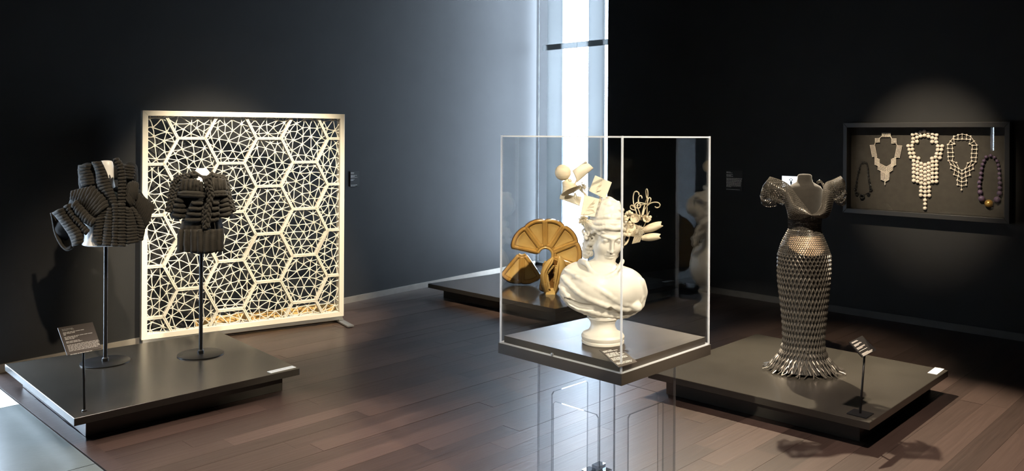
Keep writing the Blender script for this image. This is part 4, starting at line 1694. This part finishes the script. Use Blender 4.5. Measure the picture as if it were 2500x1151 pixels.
obj('flower_cup', g, 'carved_wood', hp_, smooth=50)
for k in range(7):
    g = G(); x = 945 + 13 * k
    g.tube([b8(x, 955 - 3 * k, .03), b8(x + 35, 850 - k * 3, .03), b8(x + 75, 780, .025)], .0017, 5)
    obj('stick', g, 'carved_wood', hp_)
tuft(b8(1030, 800, .03), (-.1, -.6, .1), .024, 90, .9, 8, .0009)
for k in range(3):
    g = G(); g.tube([b8(x, y, .0) for x, y in arc([(855, 970), (880, 945 + 6 * k), (905, 905 + 5 * k), (915, 870)], 12)], .0028, 6)
    obj('ribbon_loop', g, 'carved_wood', hp_, smooth=True)


# ================================================================== CERAMIC SHELLS
def fan(Y, cpx, cpy, rin, rout, bounds, lean, name, label, depth_mul=1.0):
    """scalloped fan dish standing up; radii in px of the photograph at distance Y, angles in degrees"""
    s_ = Y / FPX
    C = atY(cpx, cpy, Y)
    fwd = unit(np.array([-.05, -1, lean]))
    rt = unit(np.cross((0, 0, 1), -fwd)); rt = rt if rt[0] > 0 else -rt
    upv = np.cross(fwd, rt); upv = upv if upv[2] > 0 else -upv
    root = thing(name, label, 'ceramic', C)
    rin *= s_; rout *= s_

    def edge(a, b, th):
        m = (th - a) / (b - a)
        return rout * (.955 + .05 * math.sin(PI * m) ** .6)

    for (a, b) in zip(bounds[:-1], bounds[1:]):
        g = G(); nu, nv = 30, 34

        def prof(m, q):
            """height and tone at angular fraction m (0..1) and radial fraction q"""
            dm = min(m, 1 - m) * math.radians(abs(b - a)) * (rin + (rout - rin) * q)
            de = min(dm, (1 - q) * (rout - rin) * .95 + 0)
            d2 = min(dm, q * (rout - rin))
            dd = min(de, d2) / s_
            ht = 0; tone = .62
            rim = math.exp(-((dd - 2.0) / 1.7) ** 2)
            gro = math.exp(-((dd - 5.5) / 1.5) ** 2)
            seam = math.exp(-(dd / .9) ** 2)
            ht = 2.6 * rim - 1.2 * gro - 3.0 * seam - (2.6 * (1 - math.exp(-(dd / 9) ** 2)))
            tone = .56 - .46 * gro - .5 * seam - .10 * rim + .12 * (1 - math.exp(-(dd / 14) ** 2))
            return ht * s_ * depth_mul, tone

        def fn(u, v):
            th = math.radians(a + (b - a) * u)
            R_ = edge(a, b, a + (b - a) * u)
            q = v
            r = rin + (R_ - rin) * q
            hh, _ = prof(u, q)
            cup = .05 * (q ** 2) * (rout / .35)
            return C + rt * r * math.cos(th) + upv * r * math.sin(th) + fwd * (hh + cup)
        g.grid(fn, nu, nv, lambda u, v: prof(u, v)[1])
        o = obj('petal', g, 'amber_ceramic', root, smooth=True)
        so = o.modifiers.new('solid', 'SOLIDIFY'); so.thickness = .016
        so.offset = -1 if True else 1
    return root, C, rt, upv, fwd, s_


root, C, rt, upv, fwd, s_ = fan(8.15, 1331.5, 623, 21, 86, [-98, -60, -20, 22, 58, 91, 127, 168], .12, 'fan_shell', 'large amber ceramic fan of scalloped petals standing at the back of the platform')
g = G()
g.tube([C + fwd * .018 + (rt * math.cos(t) + upv * math.sin(t)) * 17.5 * s_ for t in np.radians(np.linspace(-98, 168, 40))], 3.2 * s_, 8)
g.tone = [.6] * len(g.v)
obj('inner_ring', g, 'amber_ceramic', root, smooth=True)
g = G(); g.tube([C - fwd * .03 + upv * (-60 * s_), np.array([C[0] + .02, C[1] + .10, .152])], .012, 8)
obj('rear_prop', g, 'amber_ceramic', root, smooth=True)
root, C, rt, upv, fwd, s_ = fan(8.55, 1275, 611, 16, 80, [-130, -91, -54], .10, 'fan_shell', 'small amber ceramic fan of two petals at the left, open edge down')
g = G()
g.tube([C + fwd * .01 + (rt * math.cos(t) + upv * math.sin(t)) * 13 * s_ for t in np.radians(np.linspace(-132, -48, 16))], 3.0 * s_, 8)
obj('inner_ring', g, 'amber_ceramic', root, smooth=True)

# toothed shell
YT = 7.95
sT = YT / FPX
base = atz(1348, 718, .15)
tsh = thing('toothed_shell', 'amber ceramic shell standing upright with a toothed opening', 'ceramic', (base[0], base[1], .15))


def tp(x, y, dep=0.):
    return atY(1210 + x / 4.604, 500 + y / 4.604, base[1] - dep)


def valve(outer, inner, bulge, name, tone=.62):
    o_ = arc(outer, 25); i_ = arc(inner, 25)
    g = G()

    def fn(u, v):
        k = min(int(u * 24), 23); f = u * 24 - k
        a = np.array(o_[k]) * (1 - f) + np.array(o_[k + 1]) * f
        b = np.array(i_[k]) * (1 - f) + np.array(i_[k + 1]) * f
        p = a + (b - a) * v
        e = math.sin(PI * min(max(u, .0), 1))
        dep = bulge * math.sin(PI * (v * .8 + .02)) ** .8 * (.3 + .7 * e)
        dep += .010 * math.exp(-((v - .93) / .06) ** 2) - .012 * math.exp(-((v - .72) / .05) ** 2)
        return tp(p[0], p[1], dep)
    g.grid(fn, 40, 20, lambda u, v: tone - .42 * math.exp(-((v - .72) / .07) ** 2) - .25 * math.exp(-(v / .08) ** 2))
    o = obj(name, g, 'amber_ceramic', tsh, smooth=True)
    so = o.modifiers.new('solid', 'SOLIDIFY'); so.thickness = .012; so.offset = 0


valve([(640, 590), (555, 665), (508, 790), (520, 920), (562, 1012)], [(645, 595), (640, 655), (575, 770), (585, 930), (610, 1012)], .07, 'left_valve')
valve([(722, 580), (775, 650), (785, 760), (735, 900), (668, 1015)], [(718, 585), (690, 690), (672, 780), (660, 900), (650, 1012)], .06, 'right_valve')
g = G()
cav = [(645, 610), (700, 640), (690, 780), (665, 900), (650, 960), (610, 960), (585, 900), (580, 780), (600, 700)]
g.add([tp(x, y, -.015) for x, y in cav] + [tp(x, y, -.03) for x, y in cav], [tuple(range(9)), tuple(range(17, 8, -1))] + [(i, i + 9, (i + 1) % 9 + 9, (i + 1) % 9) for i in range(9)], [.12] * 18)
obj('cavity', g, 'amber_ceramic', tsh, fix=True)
g = G(); g.add([tp(560, 1014, .05), tp(670, 1014, .05), tp(690, 985, -.05), tp(575, 985, -.05), tp(585, 940, .03), tp(655, 940, .03), tp(668, 930, -.04), tp(590, 930, -.04)],
               [(0, 1, 2, 3), (4, 5, 6, 7), (0, 1, 5, 4), (1, 2, 6, 5), (2, 3, 7, 6), (3, 0, 4, 7)], [.7] * 8)
obj('foot', g, 'amber_ceramic', tsh, fix=True)
for k in range(16):
    t = k / 15
    for (xa, ya), (xb, yb), rr in (((650, 690), (575, 785), 0), ((578, 795), (605, 945), 1), ((680, 690), (655, 860), 2)):
        if (rr == 0 and k > 7) or (rr == 2 and k > 11): continue
        tt = t * (15 / 7 if rr == 0 else (15 / 11 if rr == 2 else 1))
        g = G(); p = tp(xa + (xb - xa) * tt, ya + (yb - ya) * tt, .045)
        g.sphere(p, .0075, 8, 6, (1.7 if rr < 2 else 1.3, 1, .8)); g.tone = [.75] * len(g.v)
        obj('tooth', g, 'amber_ceramic', tsh, smooth=True)


# ================================================================== KNITTED JACKETS
def mannequin(base, Y, prof, cx, label, m='mannequin_white', sy=.7, zoom=None, disc=.155, pole_r=.013):
    """prof: list of (photo y, half width px); lathe torso on a pole with a round foot plate"""
    root = thing('mannequin', label, 'mannequin', base)
    g = G()
    s_ = Y / FPX
    c0 = atY(cx, prof[-1][0], Y)
    g.lathe((base[0], base[1], 0), [(hw * s_, atY(cx, py, Y)[2], hw * s_ * sy) for py, hw in prof], 36)
    obj('torso', g, m, root, smooth=50)
    zt = atY(cx, prof[-1][0], Y)[2] + .03
    if disc:
        g = G(); g.tube([base + UP * .008, (base[0], base[1], zt)], pole_r, 16)
        obj('pole', g, 'black_metal', root, smooth=40)
        g = G(); g.lathe(base, [(disc, .0006), (disc, .006), (disc - .003, .008)], 48)
        obj('foot_plate', g, 'black_metal', root, smooth=40)
        g = G(); g.lathe(base + UP * .008, [(pole_r * 1.7, 0), (pole_r * 1.7, .02), (pole_r * 1.1, .028)], 16)
        obj('collar', g, 'black_metal', root, smooth=40)
    return root


def resample(pts, n):
    p = np.array(arc(pts, 40))
    d = np.r_[0, np.cumsum(np.linalg.norm(np.diff(p, axis=0), axis=1))]
    t = (np.arange(n) + .5) / n * d[-1]
    return np.stack([np.interp(t, d, p[:, k]) for k in range(2)], 1)


J1 = atz(257, 885, .15)
man1 = mannequin(J1, J1[1], [(392, 6), (393, 12), (396, 15), (405, 17), (440, 18), (462, 22), (476, 50), (492, 66), (520, 62), (555, 50), (580, 50), (596, 55), (598, 52)], 257.5,
                 'white mannequin torso on a black stand wearing the bulky rolled jacket', sy=.75)


def q1(x, y, dep):
    return atY(120 + x / 4.796, 380 + y / 4.796, J1[1] - dep)


Z1 = J1[1] / FPX / 4.796
jk1 = thing('knitted_jacket', 'bulky dark knitted jacket of thick rolls with deep collar and open cuff', 'jacket', J1 + UP * .8)


def bodydep(x, cx=690, hw=430, D=.17):
    return D * math.sqrt(max(.03, 1 - ((x - cx) / hw) ** 2))


def ladder(parent_thing, name, A, B, n, r, q, Zs, dep, mat_, bulge=.012, sag=0., off=0., jit=.0012, piece='knit_roll', blunt=0):
    """a run of stuffed rolls from edge A to edge B, over a soft lining; every roll a piece of its own"""
    a, b = resample(A, n), resample(B, n)
    # lining sheet under the rolls
    g = G()
    e0, e1_ = np.array(arc(A, 12)), np.array(arc(B, 12))

    def fn(u, v):
        k = min(int(u * 11), 10); f = u * 11 - k
        pa = e0[k] * (1 - f) + e0[k + 1] * f; pb = e1_[k] * (1 - f) + e1_[k + 1] * f
        p = pa + (pb - pa) * v
        return q(p[0], p[1], dep(p[0]) + off + bulge * math.sin(PI * v) - r * Zs * .75)
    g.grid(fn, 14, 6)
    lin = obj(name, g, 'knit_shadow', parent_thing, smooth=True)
    so = lin.modifiers.new('solid', 'SOLIDIFY'); so.thickness = .008; so.offset = 0
    for k in range(n):
        m = (a[k] + b[k]) / 2
        pa = q(a[k][0], a[k][1], dep(a[k][0]) + off)
        pb = q(b[k][0], b[k][1], dep(b[k][0]) + off)
        pm = q(m[0], m[1] + sag, dep(m[0]) + off + bulge)
        g = G(); g.roll(pa, pb, pm, r * Zs * random.uniform(.92, 1.08), 9, 9, jit, blunt)
        obj(piece, g, mat_, lin, smooth=True)
    return lin


bd = bodydep
K1 = 'knit_charcoal'
arm = lambda x: .06 + .06 * (x - 50) / 500
armr = lambda x: .10 - .10 * (x - 1000) / 250
L1 = lambda *a, **k: ladder(jk1, *a[:5], q1, Z1, *a[5:], **k)
L1('outer_collar', [(345, 112), (340, 200), (362, 300), (385, 365)], [(545, 95), (555, 190), (560, 280), (550, 330)], 7, 20, lambda x: .10, K1, bulge=.02)
L1('outer_collar', [(850, 95), (875, 170), (900, 275)], [(1000, 125), (1010, 195), (985, 280)], 5, 19, lambda x: .09, K1, bulge=.02)
L1('lapel', [(500, 75), (550, 200), (560, 330), (620, 430), (690, 500), (722, 560)], [(608, 68), (664, 180), (704, 290), (744, 390), (776, 480), (790, 560)], 14, 20, lambda x: .145, K1, bulge=.02)
L1('lapel', [(752, 38), (800, 160), (812, 300), (810, 420), (806, 560)], [(800, 30), (868, 110), (900, 290), (895, 430), (890, 560)], 14, 19.5, lambda x: .145, K1, bulge=.02)
L1('front_band', [(738, 560), (748, 700), (742, 850), (735, 1062)], [(800, 560), (806, 700), (806, 850), (796, 1062)], 14, 19, lambda x: .175, K1, bulge=.012)
L1('front_band', [(810, 560), (806, 800), (808, 1066)], [(890, 560), (896, 700), (896, 1066)], 14, 19, lambda x: .172, K1, bulge=.014)
L1('shoulder', [(255, 505), (320, 565), (390, 610), (450, 655), (490, 705), (530, 722)], [(258, 420), (380, 385), (520, 352), (620, 430), (680, 520), (692, 590)], 13, 24, lambda x: .08 + .07 * (x - 250) / 440, K1, bulge=.03)
L1('upper_sleeve', [(310, 520), (400, 610), (480, 700), (545, 752)], [(265, 595), (330, 700), (420, 790), (500, 835)], 9, 23, arm, K1, bulge=.035, off=.02)
L1('sleeve_band', [(250, 562), (300, 690), (400, 800), (472, 880)], [(172, 592), (240, 700), (340, 820), (432, 932)], 11, 21, arm, K1, bulge=.03, off=.015)
L1('cuff', [(190, 605), (215, 680), (285, 760), (345, 830), (395, 890), (405, 960), (390, 1020)], [(35, 668), (100, 740), (150, 810), (215, 900), (250, 965), (268, 1020), (275, 1066)], 12, 23, arm, K1, bulge=.04, off=.01)
L1('peplum', [(600, 640), (545, 760), (522, 880), (522, 960), (545, 1045)], [(690, 590), (650, 700), (640, 820), (628, 950), (625, 1050)], 12, 20, lambda x: .13, K1, bulge=.02)
L1('peplum', [(690, 612), (655, 760), (640, 900), (622, 1050)], [(742, 620), (746, 760), (738, 900), (728, 1058)], 13, 20, lambda x: .155, K1, bulge=.02)
L1('peplum', [(895, 600), (900, 750), (900, 900), (900, 1042)], [(955, 620), (1005, 750), (1040, 900), (1045, 1015)], 12, 20, lambda x: .155, K1, bulge=.02)
L1('peplum', [(950, 585), (1000, 700), (1030, 830), (1040, 1000)], [(1010, 640), (1085, 760), (1120, 860), (1090, 995)], 11, 20, lambda x: .12, K1, bulge=.02)
L1('shoulder', [(895, 480), (905, 400), (930, 320), (990, 300), (1045, 322)], [(970, 605), (985, 602), (995, 590), (1003, 560), (1022, 520)], 10, 21, lambda x: .12, K1, bulge=.03)
L1('upper_sleeve', [(1050, 440), (1100, 480), (1160, 522), (1235, 580)], [(1000, 590), (1040, 700), (1090, 800), (1130, 862)], 10, 20, armr, K1, bulge=.03)
L1('cuff', [(1110, 520), (1170, 545), (1235, 580)], [(1075, 640), (1120, 680), (1185, 700)], 7, 19, lambda x: .02, K1, bulge=.02)
# cuff opening and solid under-body
g = G()
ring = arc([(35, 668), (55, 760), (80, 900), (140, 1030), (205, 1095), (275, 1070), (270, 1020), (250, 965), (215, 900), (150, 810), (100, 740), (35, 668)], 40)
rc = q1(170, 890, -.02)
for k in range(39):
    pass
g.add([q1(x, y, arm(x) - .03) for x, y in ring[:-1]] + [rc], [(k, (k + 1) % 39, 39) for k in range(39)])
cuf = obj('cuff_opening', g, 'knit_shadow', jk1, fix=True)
g = G(); g.tube([q1(x, y, arm(x) - .035) for x, y in arc([(35, 668), (55, 760), (80, 900), (140, 1030), (205, 1095), (275, 1070)], 20)], .014, 8)
obj('cuff_rim', g, K1, jk1, smooth=True)
Fj = Field((-.45, -.22, -.36), (.36, .2, .34), .012)
jo = q1(690, 560, 0)
r_ = lambda x, y, d: q1(x, y, d) - jo
Fj.ell(r_(700, 700, -.02), (.19, .125, .20), .03)
Fj.ell(r_(450, 480, .03), (.085, .075, .06), .03)
Fj.ell(r_(950, 470, .03), (.06, .065, .07), .03)
Fj.cap(r_(380, 560, .0), r_(470, 760, .0), .075, .06, .03)
Fj.cap(r_(330, 640, -.01), r_(250, 800, -.02), .06, .075, .03)
Fj.cap(r_(250, 800, -.02), r_(215, 850, -.03), .075, .085, .02)
Fj.cap(r_(990, 500, .0), r_(1110, 640, -.02), .06, .055, .03)
Fj.cap(r_(1040, 700, .0), r_(1030, 850, -.02), .05, .045, .03)
Fj.cap(r_(450, 180, .02), r_(450, 330, .03), .055, .055, .02)
Fj.cap(r_(950, 150, .02), r_(950, 280, .03), .045, .05, .02)
Fj.cap(r_(500, 220, -.06), r_(880, 200, -.06), .05, .05, .03)
# hollow for the neck and chest opening
Fj.cap(r_(690, 60, .02), r_(760, 500, .12), .06, .045, .01, True)
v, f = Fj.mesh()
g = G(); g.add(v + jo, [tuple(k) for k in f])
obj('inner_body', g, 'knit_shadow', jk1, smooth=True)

# ---- second jacket: braids, pleats and corded bars
J2 = atz(490, 866, .15)
man2 = mannequin(J2, J2[1], [(411, 6), (412, 11), (416, 15), (424, 18), (432, 22), (440, 30), (452, 40), (475, 40), (500, 36), (540, 33), (570, 34), (590, 38), (592, 36)], 492,
                 'white mannequin torso on a black stand wearing the braided jacket', sy=.75)


def q2(x, y, dep):
    return atY(350 + x / 4.427, 380 + y / 4.427, J2[1] - dep)


Z2 = J2[1] / FPX / 4.427
jk2 = thing('knitted_jacket', 'dark corded jacket with braids, pleated yoke and short peplum, before the lattice screen', 'jacket', J2 + UP * .75)
d2 = lambda x: .135 * math.sqrt(max(.02, 1 - ((x - 640) / 330) ** 2))
L2 = lambda *a, **k: ladder(jk2, *a[:5], q2, Z2, *a[5:], **k)
K2 = 'knit_rib'
CR = 'cord_roll'
L2('yoke', [(420, 262), (500, 255), (585, 265), (640, 300)], [(395, 378), (480, 380), (570, 382), (655, 380)], 6, 23, d2, K2, bulge=.006, piece='pleat', blunt=.8)
L2('yoke', [(735, 255), (800, 245), (880, 265)], [(745, 375), (815, 375), (900, 372)], 5, 23, d2, K2, bulge=.006, piece='pleat', blunt=.8)
L2('chest_bar', [(378, 390), (372, 436)], [(668, 398), (668, 452)], 2, 24, d2, K1, bulge=.01, off=.008, piece=CR)
L2('chest_bar', [(748, 392), (752, 440)], [(905, 385), (912, 430)], 2, 24, d2, K1, bulge=.01, off=.008, piece=CR)
L2('front_bars', [(530, 485), (485, 575), (468, 635), (440, 720)], [(650, 480), (640, 570), (640, 640), (632, 728)], 4, 21, d2, K1, bulge=.008, sag=6, off=.005, piece=CR)
L2('front_bars', [(752, 480), (740, 575), (730, 640), (718, 735)], [(822, 480), (820, 560), (822, 620), (815, 710)], 4, 21, d2, K1, bulge=.006, sag=6, off=.005, piece=CR)
L2('sleeve_bars', [(358, 450), (325, 540), (318, 600), (306, 672)], [(460, 462), (460, 540), (465, 600), (450, 680)], 4, 25, lambda x: .055, K1, bulge=.045, sag=6, piece=CR)
L2('sleeve_bars', [(838, 475), (828, 540), (820, 600), (820, 672)], [(908, 440), (930, 520), (945, 575), (962, 645)], 4, 25, lambda x: .055, K1, bulge=.04, sag=6, piece=CR)
L2('peplum', [(375, 800), (530, 800), (700, 800), (862, 792)], [(368, 1030), (530, 1040), (700, 1045), (862, 1032)], 7, 40, d2, K2, bulge=.004, off=.004, piece='box_pleat', blunt=.85)


def braid(pts, r, amp, turns, dep, name='braid'):
    P = arc(pts, 70)
    g0 = None
    C_ = np.array([q2(x, y, dep(x)) for x, y in P])
    T = np.gradient(C_, axis=0); T /= np.linalg.norm(T, axis=1)[:, None]
    fwd = np.array([0, -1., 0])
    sd = np.cross(T, fwd); sd /= np.linalg.norm(sd, axis=1)[:, None]
    par = None
    for k in range(3):
        ph = 2 * PI * k / 3
        t = np.linspace(0, 2 * PI * turns, len(P))
        pts3 = C_ + sd * (amp * np.sin(t + ph))[:, None] + fwd * (r * .85 * np.sin(2 * (t + ph)))[:, None]
        g = G(); g.tube(pts3, r, 7)
        if k == 0:
            par = obj(name, g, K1, jk2, smooth=True)
        else:
            obj('braid_strand', g, K1, par, smooth=True)


up2 = lambda o: (lambda x: d2(x) + o)
braid([(668, 245), (690, 340), (720, 440), (695, 560), (705, 660), (690, 780)], .0088, .0125, 3.2, up2(.018))
braid([(705, 235), (705, 330), (735, 400), (722, 500), (700, 600), (685, 700), (672, 790)], .0088, .0125, 3.6, up2(.026))
braid([(650, 560), (655, 640), (650, 720), (660, 795)], .006, .008, 2.2, up2(.014))
braid([(580, 205), (500, 215), (430, 228), (375, 248), (335, 290), (312, 360), (300, 420), (285, 500), (262, 605)], .0085, .0125, 5, lambda x: .045)
braid([(585, 215), (500, 232), (430, 268), (392, 345), (340, 440), (310, 520), (280, 610)], .0080, .011, 4.5, lambda x: .075)
braid([(735, 210), (800, 228), (862, 240), (895, 300), (920, 420), (950, 520), (975, 605)], .0085, .0125, 4.6, lambda x: .045)
braid([(740, 225), (800, 240), (860, 262), (885, 330), (905, 420), (935, 530), (965, 610)], .0075, .011, 4.2, lambda x: .075)
for pl in ([(545, 172), (580, 195), (630, 226), (688, 232)], [(750, 180), (725, 205), (690, 230)], [(545, 172), (520, 195), (545, 215), (575, 205)],
           [(640, 235), (668, 270), (672, 310)]):
    g = G(); g.tube([q2(x, y, .10 + .03 * (y - 170) / 60) for x, y in arc(pl, 14)], .0095, 8)
    obj('neck_cord', g, K1, jk2, smooth=True)
# waistband and dark under-body
g = G()


def wb(u, v):
    th = (u - .5) * 2 * PI
    py = 700 + 100 * v
    hw = (190 + 25 * v) * Z2
    p = q2(632, py, 0)
    return p + np.array([hw * math.sin(th), -.118 * math.cos(th), 0])


g.grid(wb, 48, 6)
o = obj('waistband', g, 'knit_rib', jk2, smooth=True)
so = o.modifiers.new('solid', 'SOLIDIFY'); so.thickness = .008
Fk = Field((-.3, -.16, -.32), (.3, .16, .26), .011)
jo2 = q2(640, 560, 0)
r2_ = lambda x, y, d: q2(x, y, d) - jo2
Fk.ell(r2_(640, 420, -.01), (.165, .10, .14), .03)
Fk.ell(r2_(640, 640, -.0), (.125, .10, .15), .03)
Fk.ell(r2_(640, 900, -.0), (.135, .105, .12), .03)
Fk.cap(r2_(400, 330, 0), r2_(375, 620, 0), .05, .05, .02)
Fk.cap(r2_(860, 330, 0), r2_(890, 600, 0), .05, .05, .02)
Fk.cap(r2_(690, 240, .12), r2_(710, 420, .14), .024, .016, .008, True)
Fk.cap(r2_(600, 250, .11), r2_(640, 290, .13), .018, .018, .008, True)
Fk.cap(r2_(637, 140, .0), r2_(640, 200, .02), .07, .06, .01, True)
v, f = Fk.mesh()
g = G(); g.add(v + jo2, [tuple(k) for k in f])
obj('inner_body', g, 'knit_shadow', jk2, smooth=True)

# ================================================================== LATTICE GOWN
DB = atz(1962, 905, .15)
YD = DB[1]; SD = YD / FPX


def q3(x, y, dep):
    return atY(1840 + x / 4.264, 410 + y / 4.264, YD - dep)


man3 = mannequin(DB, YD, [(425, 8), (426, 14), (429, 17), (437, 17.5), (445, 20), (450, 29), (455, 38), (463, 43), (485, 44), (510, 42), (540, 37), (560, 34), (600, 40), (620, 42)], 1968,
                 'dark cloth mannequin torso inside the metal lattice gown', 'mannequin_dark', .62, None, None)
g = G(); g.tube([DB + UP * .006, (DB[0], DB[1], 1.0)], .016, 10)
obj('pole', g, 'black_metal', man3, smooth=True)
g = G(); g.lathe(DB, [(.11, .0006), (.11, .006)], 32)
obj('foot_plate', g, 'black_metal', man3)
gown = thing('lattice_gown', 'floor-length metallic lattice gown with winged sleeves and flared hem', 'dress', DB)
PR = np.array([(526, 1926, 2006), (545, 1926, 2003), (560, 1927, 2002), (580, 1916, 2010), (600, 1907, 2018), (621, 1901.5, 2025), (650, 1901, 2025), (680, 1901, 2024), (720, 1905, 2020), (760, 1910, 2016), (800, 1913, 2012),
               (830, 1914, 2010), (850, 1911, 2011), (866, 1903, 2017), (880, 1892, 2027), (893, 1880, 2041), (903, 1872, 2050)], float)


def dsurf(th, py, k=1.0):
    l, r = np.interp(py, PR[:, 0], PR[:, 1]), np.interp(py, PR[:, 0], PR[:, 2])
    c = atY((l + r) / 2, py, YD)
    hw = (r - l) / 2 * SD * k
    yv = hw * .86
    return np.array([c[0] + hw * math.sin(th), c[1] - yv * math.cos(th), max(c[2], .158)])


rows = []
py = 527.0
while py < 906:
    rows.append(py)
    py += 4.6 if py < 618 else min(14.5, 9 + (py - 618) * .06)
for i in range(len(rows) - 1):
    a, b = rows[i], rows[i + 1]
    fine = a < 618
    N = 66 if fine else 40
    g = G()
    last = i >= len(rows) - 3
    r = .0024 if fine else (.0042 if not last else .004)
    for k in range(2 * N):
        t0_, t1_ = PI * k / N, PI * (k + 1) / N
        ya, yb = (a, b) if (k + i) % 2 == 0 else (b, a)
        p, q = dsurf(t0_, ya), dsurf(t1_, yb)
        m = (p + q) / 2
        ctr = np.array([atY(1963, 700, YD)[0], YD, m[2]])
        m = m + unit(m - ctr) * (.0015 if fine else .004)
        g.tube([p, m, q], [r * .8, r, r * .8], 4)
    obj('lattice_row', g, 'gunmetal' if i % 2 else 'gunmetal_dark', gown, kind='stuff')
# hem spikes
g = G()
hr = random.Random(3)
for k in range(64):
    th = 2 * PI * k / 64 + hr.uniform(-.04, .04)
    p = dsurf(th, 872); q = dsurf(th + hr.uniform(-.07, .07), 897)
    e = dsurf(th + hr.uniform(-.06, .06), 903)
    d = unit(np.array([e[0] - DB[0], e[1] - DB[1], 0]))
    e = e + d * hr.uniform(.0, .03)
    e[2] = .155 + hr.uniform(0, .008); q[2] = max(q[2], .165)
    g.tube([p, q, e], [.0022, .0042, .0030], 5)
obj('hem_fringe', g, 'gunmetal', gown, kind='stuff')
g = G()
yy = np.linspace(625, 898, 22)
g.grid(lambda u, v: dsurf(2 * PI * u, 625 + 273 * v, .93), 40, 22, None, True)
obj('dark_lining', g, 'dress_lining', gown, smooth=True)
g = G()
g.grid(lambda u, v: dsurf((u - .5) * 2.3, 574 + (46 - 26 * abs(2 * u - 1) ** 2) * v + 0, .955), 20, 8)
o = obj('belly_light_sheet', g, 'belly_light_paint', gown, smooth=True)  # added pale sheet, painted as the spotlit belly behind the lattice
so = o.modifiers.new('solid', 'SOLIDIFY'); so.thickness = .004; so.offset = -1
g = G()
g.grid(lambda u, v: dsurf(2 * PI * u, 527 + 98 * v, .90), 36, 10, None, True)
obj('dark_lining', g, 'dress_lining', gown, smooth=True)


def net(fn, nu, nv, r, name, mat_='gunmetal'):
    g = G()
    P = [[fn(i / nu, j / nv) for j in range(nv + 1)] for i in range(nu + 1)]
    for i in range(nu):
        for j in range(nv):
            if (i + j) % 2 == 0:
                g.tube([P[i][j], P[i + 1][j + 1]], r, 4)
            else:
                g.tube([P[i + 1][j], P[i][j + 1]], r, 4)
    for e in (0, nv):
        g.tube([P[i][e] for i in range(nu + 1)], r * 1.3, 4)
    for e in (0, nu):
        g.tube([P[e][j] for j in range(nv + 1)], r * 1.2, 4)
    return obj(name, g, mat_, gown, kind='stuff')


def patch(A, B, dA, dB, bulge, wave=0, nw=3):
    a, b = np.array(arc(A, 41)), np.array(arc(B, 41))

    def fn(u, v):
        k = min(int(u * 40), 39); f = u * 40 - k
        pa = a[k] * (1 - f) + a[k + 1] * f; pb = b[k] * (1 - f) + b[k + 1] * f
        p = pa + (pb - pa) * v
        da = dA[0] + (dA[1] - dA[0]) * u; db = dB[0] + (dB[1] - dB[0]) * u
        dep = da * (1 - v) + db * v + bulge * math.sin(PI * v) + wave * math.sin(2 * PI * nw * u) * v
        return q3(p[0], p[1], dep)
    return fn


AL = [(170, 95), (300, 140), (375, 190), (435, 275), (505, 365), (600, 488)]
BL = [(95, 195), (160, 275), (300, 342), (345, 430), (375, 525), (480, 535), (598, 500)]
AR = [(905, 88), (820, 128), (750, 158), (724, 225), (706, 385), (660, 465), (602, 490)]
BR = [(948, 140), (948, 235), (842, 320), (812, 420), (770, 510), (690, 522), (606, 502)]
net(patch(AL, BL, (.02, .135), (.02, .12), .055), 54, 18, .0025, 'winged_sleeve')
net(patch(AL, BL, (.02, .10), (.02, .06), -.06), 36, 14, .0020, 'winged_sleeve', 'gunmetal_dark')
net(patch(AR, BR, (.02, .135), (.02, .12), .055), 54, 18, .0025, 'winged_sleeve')
net(patch(AR, BR, (.02, .10), (.02, .06), -.06), 36, 14, .0020, 'winged_sleeve', 'gunmetal_dark')
net(patch([(95, 200), (170, 262), (250, 310), (325, 360)], [(68, 292), (120, 330), (210, 350), (300, 388)], (.02, .06), (.05, .07), .035, .015, 2), 22, 7, .0018, 'sleeve_ruffle')
net(patch([(68, 292), (130, 310), (220, 345)], [(82, 375), (140, 408), (240, 398)], (.04, .05), (.02, .04), .04, .012, 2), 18, 7, .0018, 'sleeve_ruffle', 'gunmetal_dark')
net(patch([(948, 225), (900, 280), (835, 325)], [(968, 262), (940, 330), (842, 350)], (.02, .06), (.05, .07), .035, .015, 2), 18, 7, .0018, 'sleeve_ruffle')
net(patch([(968, 262), (930, 320), (845, 345)], [(955, 378), (915, 400), (862, 372)], (.04, .05), (.02, .04), .04, .012, 2), 18, 7, .0018, 'sleeve_ruffle', 'gunmetal_dark')
net(patch([(655, 150), (690, 128), (728, 165)], [(668, 168), (700, 155), (728, 210)], (-.03, -.01), (-.03, .0), .0), 10, 3, .0018, 'back_collar')
for sgn, A_, B_ in ((1, AL, BL), (-1, AR, BR)):
    g = G(); fn = patch(A_, B_, (.02, .12), (.02, .10), .035)
    g.grid(lambda u, v: fn(.42 + .58 * u, v), 20, 8)
    o = obj('bodice_lining', g, 'dress_lining', gown, smooth=True)
    so = o.modifiers.new('solid', 'SOLIDIFY'); so.thickness = .004; so.offset = 0

hr = random.Random(21)
g = G()
for th, py in ((-.35, 662), (-.28, 701), (.72, 742), (-.30, 800), (-.25, 835), (.1, 690), (.35, 760), (-.6, 730), (.5, 810), (-.1, 850), (.2, 640), (-.5, 780)):
    g.sphere(dsurf(th, py, 1.06), .0042, 10, 7)
obj('glint_bead', g, 'glint_bead', gown, smooth=True, kind='stuff')  # tiny mirror beads added to give the gown glints
